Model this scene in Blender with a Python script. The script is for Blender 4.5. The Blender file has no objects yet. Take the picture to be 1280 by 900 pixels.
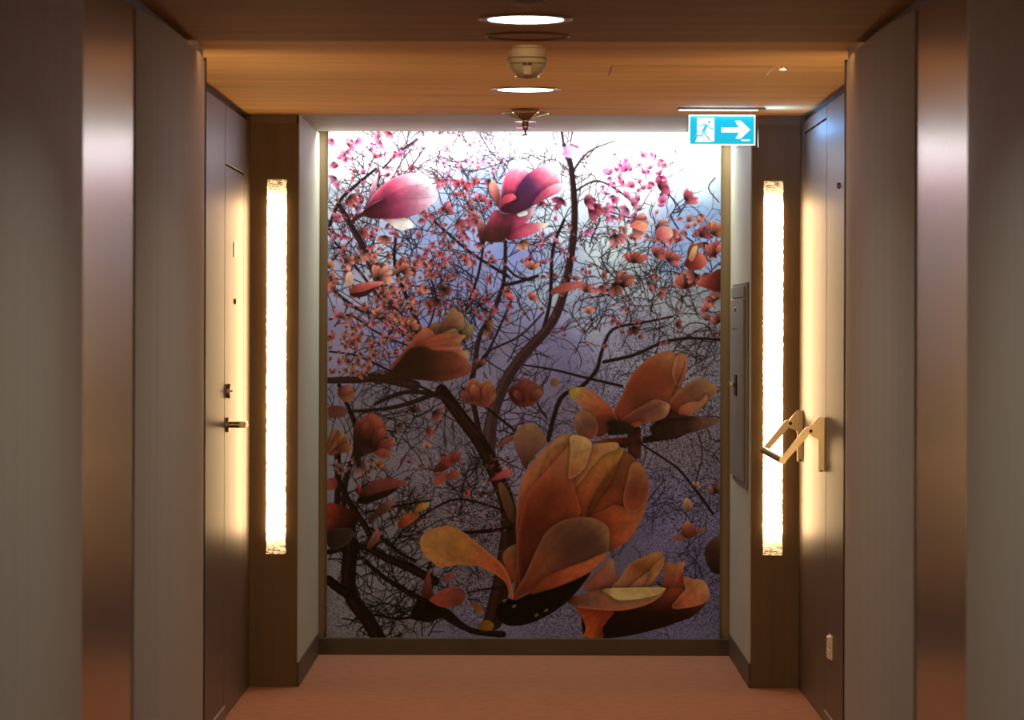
import bpy, bmesh, math, random
import numpy as np
from mathutils import Vector, Matrix

random.seed(4)
S = bpy.context.scene
COL = S.collection
PI = math.pi

# ---------------------------------------------------------------- camera, exposure, world
F, VX, VY, EYE = 3840.0, 656.0, 405.0, 1.42          # focal length in pixels, vanishing point, eye height
cd = bpy.data.cameras.new('camera'); cam = bpy.data.objects.new('camera', cd); COL.objects.link(cam)
cam.location = (0, 0, EYE)
cam.rotation_euler = (PI / 2, 0, 0)
cam.rotation_euler = (Matrix.Rotation(PI / 2, 3, 'X') @ Matrix.Rotation(math.radians(.17), 3, 'Z')).to_euler()
cd.sensor_width = 36; cd.lens = 36 * F / 1280
cd.shift_x = (640 - VX) / 1280; cd.shift_y = -(450 - VY) / 1280
cd.clip_start = .05
cd.dof.use_dof = True; cd.dof.focus_distance = 12.2; cd.dof.aperture_fstop = 5.6
S.camera = cam
S.view_settings.view_transform = 'Standard'; S.view_settings.look = 'None'
S.view_settings.exposure = 0.0; S.view_settings.gamma = 1.0; S.view_settings.use_curve_mapping = False
w = bpy.data.worlds.new('world'); S.world = w; w.use_nodes = True
w.node_tree.nodes['Background'].inputs[0].default_value = (.9, .75, .6, 1)
w.node_tree.nodes['Background'].inputs[1].default_value = .01

# light strengths
E_DOWN = 34.0        # ceiling downlight beams
E_DISC = 9.0         # the glowing discs themselves
E_COVE = 2.0         # warm strip behind the ceiling step (watts)
E_SIGN = 0.22        # blue spill of the exit sign (watts)
E_LAMP = 16.0       # warm wall lamps
E_WASH = 19.0       # slot light over the mural (watts)
WARM = (1.0, .64, .31)

# room numbers
D1, DM = 12.0, 13.19            # column faces, mural wall
HW, RW, NW = .95, 1.073, .887   # half widths: corridor, door recess, niche
NEAR_END = 9.1                  # where the corridor walls step back to the doors
ZC, ZC2 = 2.236, 2.212          # far and near ceiling heights
STEP_Y = 8.615                  # where the lower ceiling ends
DOWN_Y = [10.66, 7.96]


def px(x, y, Y):                # a photo point at depth Y
    return Vector(((x - VX) * Y / F, Y, EYE - (y - VY) * Y / F))


# ---------------------------------------------------------------- materials
def mat(name, col, rough=.5, metal=0., spec=.5, noise=None, bump=0., emis=None, es=0., coat=0., aniso=0.):
    m = bpy.data.materials.new(name); m.use_nodes = True
    nt = m.node_tree; b = nt.nodes['Principled BSDF']
    b.inputs['Base Color'].default_value = (*col, 1)
    b.inputs['Roughness'].default_value = rough
    b.inputs['Metallic'].default_value = metal
    b.inputs['Specular IOR Level'].default_value = spec
    b.inputs['Coat Weight'].default_value = coat
    b.inputs['Anisotropic'].default_value = aniso
    if emis:
        b.inputs['Emission Color'].default_value = (*emis, 1); b.inputs['Emission Strength'].default_value = es
    if noise:                   # (scale xyz, strength, detail)
        sc, amt, det = noise
        tc = nt.nodes.new('ShaderNodeTexCoord'); mp = nt.nodes.new('ShaderNodeMapping')
        mp.inputs['Scale'].default_value = sc
        nt.links.new(tc.outputs['Object'], mp.inputs[0])
        n = nt.nodes.new('ShaderNodeTexNoise'); n.inputs['Scale'].default_value = 1; n.inputs['Detail'].default_value = det
        n.inputs['Roughness'].default_value = .6
        nt.links.new(mp.outputs[0], n.inputs['Vector'])
        r = nt.nodes.new('ShaderNodeValToRGB')
        r.color_ramp.elements[0].position = .3; r.color_ramp.elements[1].position = .7
        r.color_ramp.elements[0].color = (*[c * (1 - amt) for c in col], 1)
        r.color_ramp.elements[1].color = (*[min(1, c * (1 + amt)) for c in col], 1)
        nt.links.new(n.outputs['Fac'], r.inputs[0]); nt.links.new(r.outputs[0], b.inputs['Base Color'])
        if bump:
            bp = nt.nodes.new('ShaderNodeBump'); bp.inputs['Strength'].default_value = bump; bp.inputs['Distance'].default_value = .004
            nt.links.new(n.outputs['Fac'], bp.inputs['Height']); nt.links.new(bp.outputs[0], b.inputs['Normal'])
    return m


M = {}
M['carpet'] = mat('terracotta carpet', (.375, .155, .085), .95, spec=.1, noise=((16, 26, 16), .13, 8), bump=.25)
M['ceiling'] = mat('brown ceiling veneer', (.82, .49, .20), .7, spec=.08, noise=((1.2, 9, 1), .16, 6))  # lamp glow beyond the step is partly put into this lighter colour
M['ceiling_near'] = mat('ceiling veneer toned for shade', (.46, .28, .15), .7, spec=.08, noise=((1.2, 9, 1), .16, 6))  # same veneer darkened: shade before the ceiling step put into the colour
M['niche_ceiling'] = mat('pale niche ceiling', (.62, .55, .40), .6, noise=((1, 8, 1), .1, 4))
M['grey_paint'] = mat('grey wall paint', (.56, .50, .41), .55, spec=.15, noise=((1, 28, .15), .07, 4))
M['niche_paint'] = mat('pale niche paint', (.46, .44, .345), .5, spec=.3, noise=((2, 2, 2), .04, 3))
M['steel'] = mat('brushed steel', (.50, .43, .345), .24, metal=1, noise=((1, 1.5, 160), .08, 3))
M['lacquer'] = mat('satin brown lacquer', (.085, .050, .024), .40, spec=1.0, noise=((3, 2, 30), .10, 4))
M['column'] = mat('dark brown column veneer', (.135, .08, .034), .45, spec=.4, noise=((14, 14, .6), .18, 5))
M['frame_brown'] = mat('dark brown frame', (.44, .32, .17), .5, noise=((10, 10, .8), .15, 4))
M['skirting'] = mat('dark brown skirting', (.09, .06, .035), .5, noise=((4, 4, 8), .15, 4))
M['gap'] = mat('shadow gap', (.05, .032, .018), .7, noise=((6, 6, 6), .1, 2))
M['trim'] = mat('brown top trim', (.20, .125, .07), .5, noise=((9, 9, 2), .12, 3))
M['bronze'] = mat('dark bronze metal', (.22, .16, .12), .32, metal=1, noise=((90, 90, 90), .08, 2))
M['satin_steel'] = mat('satin warm steel', (.40, .31, .20), .30, metal=1, noise=((90, 90, 20), .08, 2))
M['chrome'] = mat('polished chrome', (.85, .8, .75), .1, metal=1, noise=((60, 60, 60), .03, 2))
M['black'] = mat('black', (.012, .009, .007), .5, noise=((40, 40, 40), .2, 2))
M['detector'] = mat('cream plastic', (.42, .36, .27), .45, noise=((30, 30, 30), .05, 2))
M['cabinet'] = mat('grey cabinet paint', (.20, .18, .145), .4, noise=((8, 8, 8), .05, 2))
M['white_plastic'] = mat('pale plastic', (.72, .64, .52), .35, noise=((60, 60, 60), .04, 2))
M['disc'] = mat('downlight diffuser', (.9, .9, .9), .5, emis=(.93, 1, .95), es=E_DISC, noise=((20, 20, 20), .02, 2))
M['ring'] = mat('satin downlight ring', (.5, .38, .28), .35, metal=1, noise=((50, 50, 50), .06, 2))
M['led'] = mat('small warm led', (.9, .8, .6), .4, emis=(1, .82, .58), es=2.5, noise=((90, 90, 90), .02, 2))
M['ledbar'] = mat('white led strip', (.9, .9, 1), .4, emis=(.5, .65, 1), es=5, noise=((90, 5, 5), .02, 2))
M['sign_blue'] = mat('sign cyan', (.0, .35, .5), .4, emis=(.0, .47, .72), es=1.0, noise=((9, 9, 9), .04, 2))
M['sign_white'] = mat('sign white', (.9, .95, 1), .4, emis=(.86, .97, 1), es=1.15, noise=((9, 9, 9), .02, 2))
M['sign_grey'] = mat('sign figure grey cyan', (.1, .5, .6), .4, emis=(.12, .50, .62), es=.9, noise=((9, 9, 9), .04, 2))


def glass_mat():
    m = bpy.data.materials.new('clear acrylic'); m.use_nodes = True
    b = m.node_tree.nodes['Principled BSDF']
    b.inputs['Transmission Weight'].default_value = 1; b.inputs['IOR'].default_value = 1.45
    b.inputs['Roughness'].default_value = .02; b.inputs['Base Color'].default_value = (.95, .97, 1, 1)
    return m


M['acrylic'] = glass_mat()


def lamp_mat():
    """glowing crushed fibre behind glass: bright, with dull strands near both ends"""
    m = bpy.data.materials.new('glowing fibre glass'); m.use_nodes = True
    nt = m.node_tree; b = nt.nodes['Principled BSDF']
    b.inputs['Base Color'].default_value = (.55, .42, .22, 1); b.inputs['Roughness'].default_value = .3
    tc = nt.nodes.new('ShaderNodeTexCoord'); mp = nt.nodes.new('ShaderNodeMapping')
    mp.inputs['Rotation'].default_value = (0, .7, 0); mp.inputs['Scale'].default_value = (60, 60, 190)
    nt.links.new(tc.outputs['Object'], mp.inputs[0])
    n = nt.nodes.new('ShaderNodeTexNoise'); n.inputs['Scale'].default_value = 1; n.inputs['Detail'].default_value = 2; n.inputs['Distortion'].default_value = .8
    nt.links.new(mp.outputs[0], n.inputs['Vector'])
    # the tube inside stops short of both ends: how much of it shows, by height
    sx = nt.nodes.new('ShaderNodeSeparateXYZ'); nt.links.new(tc.outputs['Object'], sx.inputs[0])
    ab = nt.nodes.new('ShaderNodeMath'); ab.operation = 'ABSOLUTE'; nt.links.new(sx.outputs['Z'], ab.inputs[0])
    mr = nt.nodes.new('ShaderNodeMapRange'); mr.inputs['From Min'].default_value = .728; mr.inputs['From Max'].default_value = .63
    mr.inputs['To Min'].default_value = .0; mr.inputs['To Max'].default_value = 1.0
    nt.links.new(ab.outputs[0], mr.inputs['Value'])
    pw = nt.nodes.new('ShaderNodeMath'); pw.operation = 'POWER'; pw.inputs[1].default_value = 3.; nt.links.new(mr.outputs[0], pw.inputs[0])
    r = nt.nodes.new('ShaderNodeMapRange'); r.inputs['From Min'].default_value = .42; r.inputs['From Max'].default_value = .60
    r.inputs['To Min'].default_value = .008; r.inputs['To Max'].default_value = .10
    nt.links.new(n.outputs['Fac'], r.inputs['Value'])
    mx = nt.nodes.new('ShaderNodeMix'); mx.data_type = 'FLOAT'
    nt.links.new(pw.outputs[0], mx.inputs[0]); nt.links.new(r.outputs[0], mx.inputs[2]); mx.inputs[3].default_value = 1.0
    r2 = nt.nodes.new('ShaderNodeMapRange'); r2.inputs['From Min'].default_value = .24; r2.inputs['From Max'].default_value = .34
    r2.inputs['To Min'].default_value = .07; r2.inputs['To Max'].default_value = 1.0
    nt.links.new(n.outputs['Fac'], r2.inputs['Value'])
    mu = nt.nodes.new('ShaderNodeMath'); mu.operation = 'MULTIPLY'; nt.links.new(mx.outputs[0], mu.inputs[0]); nt.links.new(r2.outputs[0], mu.inputs[1])
    m3 = nt.nodes.new('ShaderNodeMath'); m3.operation = 'MULTIPLY'; m3.inputs[1].default_value = E_LAMP; nt.links.new(mu.outputs[0], m3.inputs[0])
    b.inputs['Emission Color'].default_value = (*WARM, 1)
    nt.links.new(m3.outputs[0], b.inputs['Emission Strength'])
    return m


M['lamp'] = lamp_mat()


# ---------------------------------------------------------------- mesh helpers
class MB:
    def __init__(self):
        self.b = bmesh.new()

    def box(self, lo, hi, bev=0., seg=2):
        lo, hi = [min(a, b) for a, b in zip(lo, hi)], [max(a, b) for a, b in zip(lo, hi)]
        r = bmesh.ops.create_cube(self.b, size=1)
        for v in r['verts']:
            v.co = Vector([(lo[i] + hi[i]) / 2 + v.co[i] * (hi[i] - lo[i]) for i in range(3)])
        if bev:
            ed = list({e for v in r['verts'] for e in v.link_edges})
            bmesh.ops.bevel(self.b, geom=ed, offset=bev, segments=seg, affect='EDGES', profile=.5)
        return self

    def prism(self, pts, ax, lo, hi, bev=0.):
        """extrude a 2-D outline along axis ax; pts are the other two coordinates in order"""
        def mk(p, q):
            c = [p[0], p[1]]; c.insert(ax, q); return self.b.verts.new(c)
        A = [mk(p, lo) for p in pts]; B = [mk(p, hi) for p in pts]
        n = len(pts)
        fs = [self.b.faces.new(A), self.b.faces.new(B[::-1])]
        for i in range(n):
            fs.append(self.b.faces.new((A[i], B[i], B[(i + 1) % n], A[(i + 1) % n])))
        bmesh.ops.recalc_face_normals(self.b, faces=fs)
        if bev:
            bmesh.ops.bevel(self.b, geom=list({e for f in fs for e in f.edges}), offset=bev, segments=2, affect='EDGES')
        return self

    def lathe(self, prof, c=(0, 0, 0), axis='Z', n=40):
        """prof: (radius, height) pairs; capped where the radius is 0"""
        rings = []
        for r, h in prof:
            if r < 1e-6:
                rings.append([self._ax(0, 0, h, c, axis)])
            else:
                rings.append([self._ax(r * math.cos(2 * PI * k / n), r * math.sin(2 * PI * k / n), h, c, axis) for k in range(n)])
        fs = []
        for A, B in zip(rings, rings[1:]):
            for k in range(n):
                a, a2, b, b2 = A[k % len(A)], A[(k + 1) % len(A)], B[k % len(B)], B[(k + 1) % len(B)]
                vs = []
                for v in (a, a2, b2, b):
                    if v not in vs:
                        vs.append(v)
                if len(vs) > 2:
                    fs.append(self.b.faces.new(vs))
        bmesh.ops.recalc_face_normals(self.b, faces=fs)
        return self

    def _ax(self, x, y, h, c, axis):
        p = {'Z': (x, y, h), 'Y': (x, h, y), 'X': (h, x, y)}[axis]
        return self.b.verts.new((c[0] + p[0], c[1] + p[1], c[2] + p[2]))

    def tube(self, pts, r, n=10):
        pts = [Vector(p) for p in pts]
        rings = []
        for i, p in enumerate(pts):
            d = (pts[min(i + 1, len(pts) - 1)] - pts[max(i - 1, 0)]).normalized()
            u = d.cross(Vector((.31, .2, .93))).normalized(); v = d.cross(u)
            rings.append([self.b.verts.new(p + (u * math.cos(2 * PI * k / n) + v * math.sin(2 * PI * k / n)) * r) for k in range(n)])
        fs = [self.b.faces.new(rings[0][::-1]), self.b.faces.new(rings[-1])]
        for A, B in zip(rings, rings[1:]):
            for k in range(n):
                fs.append(self.b.faces.new((A[k], A[(k + 1) % n], B[(k + 1) % n], B[k])))
        bmesh.ops.recalc_face_normals(self.b, faces=fs)
        return self

    def build(self, name, m, parent=None, smooth=None):
        me = bpy.data.meshes.new(name); self.b.to_mesh(me); self.b.free()
        me.materials.append(M[m] if isinstance(m, str) else m)
        if smooth:
            for p in me.polygons:
                p.use_smooth = True
            me.set_sharp_from_angle(angle=math.radians(smooth))
        o = bpy.data.objects.new(name, me); COL.objects.link(o)
        if parent:
            o.parent = parent; o.matrix_parent_inverse = parent.matrix_basis.inverted()
        return o


def tag(o, label, cat, group=None, kind=None):
    o['label'] = label; o['category'] = cat
    if group: o['group'] = group
    if kind: o['kind'] = kind
    return o


def thing(name, label, cat, loc=(0, 0, 0), group=None, kind=None):
    o = bpy.data.objects.new(name, None); COL.objects.link(o); o.location = loc; o.empty_display_size = .05
    bpy.context.view_layer.update()
    return tag(o, label, cat, group, kind)


def struct(o, label, cat):
    return tag(o, label, cat, kind='structure')


ILL_Y = [150, 166, 190, 220, 260, 300, 350, 400, 450, 520, 600, 700, 800]
ILL_V = [(1.5, 1.5, 1.45), (1.5, 1.5, 1.45), (1.6, 1.6, 1.5), (1.7, 1.65, 1.55), (1.45, 1.38, 1.25), (.92, .83, .70), (.60, .51, .41), (.46, .365, .275), (.385, .285, .205), (.32, .22, .15), (.285, .185, .12), (.255, .155, .10), (.24, .14, .088)]


# ---------------------------------------------------------------- the printed magnolia mural (a picture on a wall panel)
# The print is drawn petal by petal and twig by twig on a grid of colour points.
MX0, MX1, MY0, MY1, MR = 410.0, 901.0, 150.0, 799.0, 1.3


def paint_mural():
    rs = np.random.RandomState(7)
    W, H = int((MX1 - MX0) * MR), int((MY1 - MY0) * MR)
    C = np.zeros((H, W, 3), np.float32)
    GX = MX0 + (np.arange(W) + .5) / MR
    GY = MY0 + (np.arange(H) + .5) / MR

    def smooth_noise(nx, ny, seed):
        r = np.random.RandomState(seed)
        g = r.rand(ny + 2, nx + 2)
        u = (GX - MX0) / (MX1 - MX0) * nx
        v = (GY - MY0) / (MY1 - MY0) * ny
        iu, iv = u.astype(int), v.astype(int)
        fu, fv = u - iu, v - iv
        fu, fv = fu * fu * (3 - 2 * fu), (fv * fv * (3 - 2 * fv))[:, None]
        a, b = g[np.ix_(iv, iu)], g[np.ix_(iv, iu + 1)]
        c, d = g[np.ix_(iv + 1, iu)], g[np.ix_(iv + 1, iu + 1)]
        return (a * (1 - fu) + b * fu) * (1 - fv) + (c * (1 - fu) + d * fu) * fv

    # ---- sky: colour patches melted together
    sky = [(430,160,255,255,255),(560,165,255,255,255),(740,165,255,255,255),(880,165,255,255,255),(430,205,250,250,255),(520,215,255,252,255),
           (740,205,255,255,255),(800,225,250,250,255),(870,225,232,242,252),(430,255,222,232,246),(470,305,188,198,222),(440,345,152,152,176),
           (575,250,180,198,230),(600,275,166,181,216),(540,300,158,168,202),(640,320,140,146,190),(560,350,134,132,168),(500,420,112,106,146),
           (600,400,122,120,150),(690,350,165,175,205),(760,300,218,228,235),(690,270,225,235,245),(870,280,150,176,220),(850,312,148,168,208),(790,345,178,182,182),
           (850,382,150,146,148),(740,390,150,146,164),(690,430,116,103,128),(700,462,106,94,116),(620,440,112,97,114),(650,490,106,89,106),
           (800,420,128,118,130),(870,440,116,101,108),(500,480,101,86,98),(480,530,101,86,86),(560,520,101,86,90),(700,500,102,85,98),
           (720,550,98,81,90),(860,560,98,80,84),(850,620,92,76,92),(830,655,90,74,94),(860,725,80,65,80),(480,600,96,81,84),(430,420,125,110,130),
           (520,640,92,76,77),(480,720,95,80,80),(480,765,90,75,73),(600,785,85,70,82),(700,785,80,65,76),(600,700,85,68,71),(760,700,80,65,78)]
    num = np.zeros((H, W, 3)); den = np.zeros((H, W, 1))
    for (x, y, r, g, b) in sky:
        w = 1 / (((GX[None, :] - x) ** 2 + (GY[:, None] - y) ** 2) / 900. + .6) ** 2
        num += w[..., None] * np.array([r, g, b]); den += w[..., None]
    C[:] = num / den
    cl = smooth_noise(9, 12, 3) * .6 + smooth_noise(22, 28, 4) * .4
    C *= (1 + (cl - .5) * .16)[..., None]

    FLW = np.zeros((H, W), np.float32)            # where flowers already lie: a petal drops a printed shade on the ones behind it
    MOT = 1 + (smooth_noise(38, 50, 11) - .5) * .13 + (smooth_noise(110, 145, 12) - .5) * .10 + (smooth_noise(300, 380, 13) - .5) * .07

    def win(x0, y0, x1, y1):
        i0, i1 = max(0, int((x0 - MX0) * MR) - 1), min(W, int((x1 - MX0) * MR) + 2)
        j0, j1 = max(0, int((y0 - MY0) * MR) - 1), min(H, int((y1 - MY0) * MR) + 2)
        return (i0, i1, j0, j1) if i1 > i0 and j1 > j0 else None

    def catmull(P, closed, n):
        P = np.asarray(P, float); N = len(P); out = []
        rng = range(N) if closed else range(N - 1)
        for i in rng:
            if closed:
                p0, p1, p2, p3 = P[(i - 1) % N], P[i], P[(i + 1) % N], P[(i + 2) % N]
            else:
                p0, p1, p2, p3 = P[max(i - 1, 0)], P[i], P[i + 1], P[min(i + 2, N - 1)]
            for t in np.arange(n) / n:
                out.append(.5 * (2 * p1 + (p2 - p0) * t + (2 * p0 - 5 * p1 + 4 * p2 - p3) * t * t + (3 * p1 - p0 - 3 * p2 + p3) * t ** 3))
        if not closed:
            out.append(P[-1])
        return np.array(out)

    def stroke(P, w0, w1, col, alpha=1., n=4, soft=.5):
        Q = catmull([p[:2] for p in P], False, n) if n > 1 and len(P) > 2 else np.asarray(P, float)
        ws = np.linspace(w0, w1, len(Q)) * .5
        m = ws.max() + 1.5 + soft
        b = win(Q[:, 0].min() - m, Q[:, 1].min() - m, Q[:, 0].max() + m, Q[:, 1].max() + m)
        if b is None:
            return
        i0, i1, j0, j1 = b
        cov = np.zeros((j1 - j0, i1 - i0), np.float32)
        for k in range(len(Q) - 1):
            a, c = Q[k], Q[k + 1]
            s = win(min(a[0], c[0]) - m, min(a[1], c[1]) - m, max(a[0], c[0]) + m, max(a[1], c[1]) + m)
            if s is None:
                continue
            x, y = GX[None, s[0]:s[1]], GY[s[2]:s[3], None]
            d = c - a
            t = np.clip(((x - a[0]) * d[0] + (y - a[1]) * d[1]) / (d @ d + 1e-9), 0, 1)
            dist = np.hypot(x - a[0] - t * d[0], y - a[1] - t * d[1])
            hw = ws[k] + (ws[k + 1] - ws[k]) * t
            cv = np.clip((hw + soft - dist) / (2 * soft), 0, 1) * np.minimum(1, hw * 2 / .8)
            v = cov[s[2] - j0:s[3] - j0, s[0] - i0:s[1] - i0]
            np.maximum(v, cv, out=v)
        cov = (cov * alpha)[..., None]
        C[j0:j1, i0:i1] = C[j0:j1, i0:i1] * (1 - cov) + np.array(col) * cov

    def poly_mask(Q, b, soft):
        i0, i1, j0, j1 = b
        x, y = GX[None, i0:i1], GY[j0:j1, None]
        inside = np.zeros((j1 - j0, i1 - i0), bool)
        dmin = np.full(inside.shape, 1e9)
        N = len(Q)
        for k in range(N):
            a, c = Q[k], Q[(k + 1) % N]
            if a[1] != c[1]:
                cr = ((a[1] > y) != (c[1] > y)) & (x < (c[0] - a[0]) * (y - a[1]) / (c[1] - a[1]) + a[0])
                inside ^= cr
            d = c - a
            t = np.clip(((x - a[0]) * d[0] + (y - a[1]) * d[1]) / (d @ d + 1e-9), 0, 1)
            np.minimum(dmin, (x - a[0] - t * d[0]) ** 2 + (y - a[1] - t * d[1]) ** 2, out=dmin)
        sd = np.sqrt(dmin) * np.where(inside, 1, -1)
        return np.clip(sd / (2 * soft) + .5, 0, 1), sd

    def petal(P, base, tip, stops, edge=None, ew=2.2, soft=.55, streak=.022, smooth=True, alpha=1., dark=None, n=5):
        """one printed shape: colour runs from base to tip along `stops`, faint veins, optional lighter rim, dark = (x, y, r, colour, strength) blots"""
        Q = catmull(P, True, n) if smooth else np.asarray(P, float)
        b = win(Q[:, 0].min() - 8, Q[:, 1].min() - 8, Q[:, 0].max() + 8, Q[:, 1].max() + 8) if len(Q) > 30 else win(Q[:, 0].min() - 3, Q[:, 1].min() - 3, Q[:, 0].max() + 3, Q[:, 1].max() + 3)
        if b is None:
            return
        i0, i1, j0, j1 = b
        m, sd = poly_mask(Q, b, soft)
        x, y = GX[None, i0:i1], GY[j0:j1, None]
        base, tip = np.array(base, float), np.array(tip, float)
        ax = tip - base; L = np.hypot(*ax) + 1e-6
        t = ((x - base[0]) * ax[0] + (y - base[1]) * ax[1]) / L ** 2
        s = ((x - base[0]) * -ax[1] + (y - base[1]) * ax[0]) / L ** 2
        ts = [q[0] for q in stops]
        col = np.stack([np.interp(t, ts, [q[1][c] for q in stops]) for c in range(3)], -1)
        if streak:
            ang = np.arctan2(s, t + .35)
            vr = np.random.RandomState(int(base[0] * 7 + base[1] * 13) % 99991)
            va, vb = vr.rand(46) - .5, vr.rand(130) - .5
            vein = np.interp(ang, np.linspace(-1.6, 1.6, 46), va) + .7 * np.interp(ang, np.linspace(-1.6, 1.6, 130), vb)
            col = col * (1 + 4.5 * streak * vein * np.clip(.4 + t, 0, 1))[..., None]
        if L * MR > 14:
            col = col * MOT[j0:j1, i0:i1, None]
        for dk in (dark or []):
            wgt = .75 * dk[4] * np.exp(-(((x - dk[0]) ** 2 + (y - dk[1]) ** 2) / (1.7 * dk[2]) ** 2))
            col = col * (1 - wgt[..., None]) + np.array(dk[3]) * wgt[..., None]
        if edge is not None:
            e = np.exp(-np.maximum(sd, 0) / ew)[..., None] * .8
            col = col * (1 - e) + np.array(edge) * e
        m = m * alpha
        F = FLW[j0:j1, i0:i1]
        if L * MR > 14:
            C[j0:j1, i0:i1] *= (1 - .27 * F * np.exp(np.minimum(sd, 0) / 3.5))[..., None]
        np.maximum(F, m, out=F)
        m = m[..., None]
        C[j0:j1, i0:i1] = C[j0:j1, i0:i1] * (1 - m) + col * m

    def tint(col, y):          # light falling off down the mural, put into these colours; divided by ILL later
        k = np.interp(y, [160, 220, 300, 380, 470, 560, 800], [1.15, 1.0, .88, .74, .58, .52, .46])
        return np.array(col) * k

    # ---- fine far twig haze: little dark flecks over the lower sky
    fl = rs.rand(H, W)
    fl = (fl + np.roll(fl, 1, 0) + np.roll(fl, 1, 1) + np.roll(np.roll(fl, 1, 0), 1, 1)) / 4
    den = np.zeros((H, W))
    for (x, y, rx, ry, a) in [(840,500,90,90,1.),(860,620,70,90,.75),(740,560,70,80,.6),(600,650,60,60,.9),(590,740,60,60,.8),(850,740,70,60,.9),(560,600,60,50,.6),
                              (700,770,60,30,.7),(830,440,80,50,.6),(610,560,40,40,.6),(440,760,40,50,.6),(520,560,50,40,.35)]:
        den = np.maximum(den, a * np.exp(-((GX[None, :] - x) / rx) ** 2 - ((GY[:, None] - y) / ry) ** 2))
    k = np.clip((fl - .5) * 5, -1, 1) * den
    C *= (1 - .74 * np.clip(k, 0, 1) + .18 * np.clip(-k, 0, 1))[..., None]

    def bark(y):
        return np.array([np.interp(y, [160, 230, 330, 450, 600, 800], v) for v in ([92, 58, 42, 33, 25, 16], [72, 38, 26, 20, 13, 7], [86, 42, 26, 15, 7, 3])])

    # ---- random twigs
    def twig(x, y, a, ln, w, curl, depth=0, al=.9):
        P = [(x, y)]
        st = max(3.5, ln / 9)
        nseg = int(ln / st)
        da = rs.randn() * curl * .5
        for i in range(nseg):
            a += da + rs.randn() * curl
            x += math.cos(a) * st; y += math.sin(a) * st
            P.append((x, y))
            if depth < 2 and rs.rand() < .3:
                twig(x, y, a + rs.choice([-1, 1]) * (.5 + .5 * rs.rand()), ln * (.35 + .3 * rs.rand()), w * .75, curl, depth + 1, al)
        stroke(P, w, w * .55, bark(y), al, n=1, soft=.5)

    for (x0, x1, y0, y1, num, ln, w, curl, amain) in [
            (412,560,172,240,18,40,1.3,.12,-1.2),(560,720,172,240,14,36,1.3,.12,-1.4),
            (412,520,180,330,50,52,1.3,.13,-1.2),(540,650,185,300,46,48,1.2,.13,-1.5),(412,640,290,480,95,64,1.4,.12,-1.1),
            (640,900,300,480,95,56,1.25,.20,-1.3),(690,900,310,420,70,34,1.0,.30,-1.5),(735,840,200,290,26,32,1.1,.2,-1.3),(660,740,200,320,22,44,1.2,.15,-1.4),
            (412,640,480,660,95,58,1.2,.16,-.7),(412,540,640,798,90,52,1.6,.18,-.7),(660,900,470,600,60,44,.9,.15,-1.0),
            (800,900,600,798,46,42,.9,.16,-1.0),(540,660,600,798,44,40,.9,.2,-.8),(700,800,640,720,18,40,.9,.15,-1.)]:
        for _ in range(num):
            twig(x0 + rs.rand() * (x1 - x0), y0 + rs.rand() * (y1 - y0), amain + rs.randn() * .8, ln * (.6 + .8 * rs.rand()), w * (.7 + .6 * rs.rand()), curl)

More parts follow.
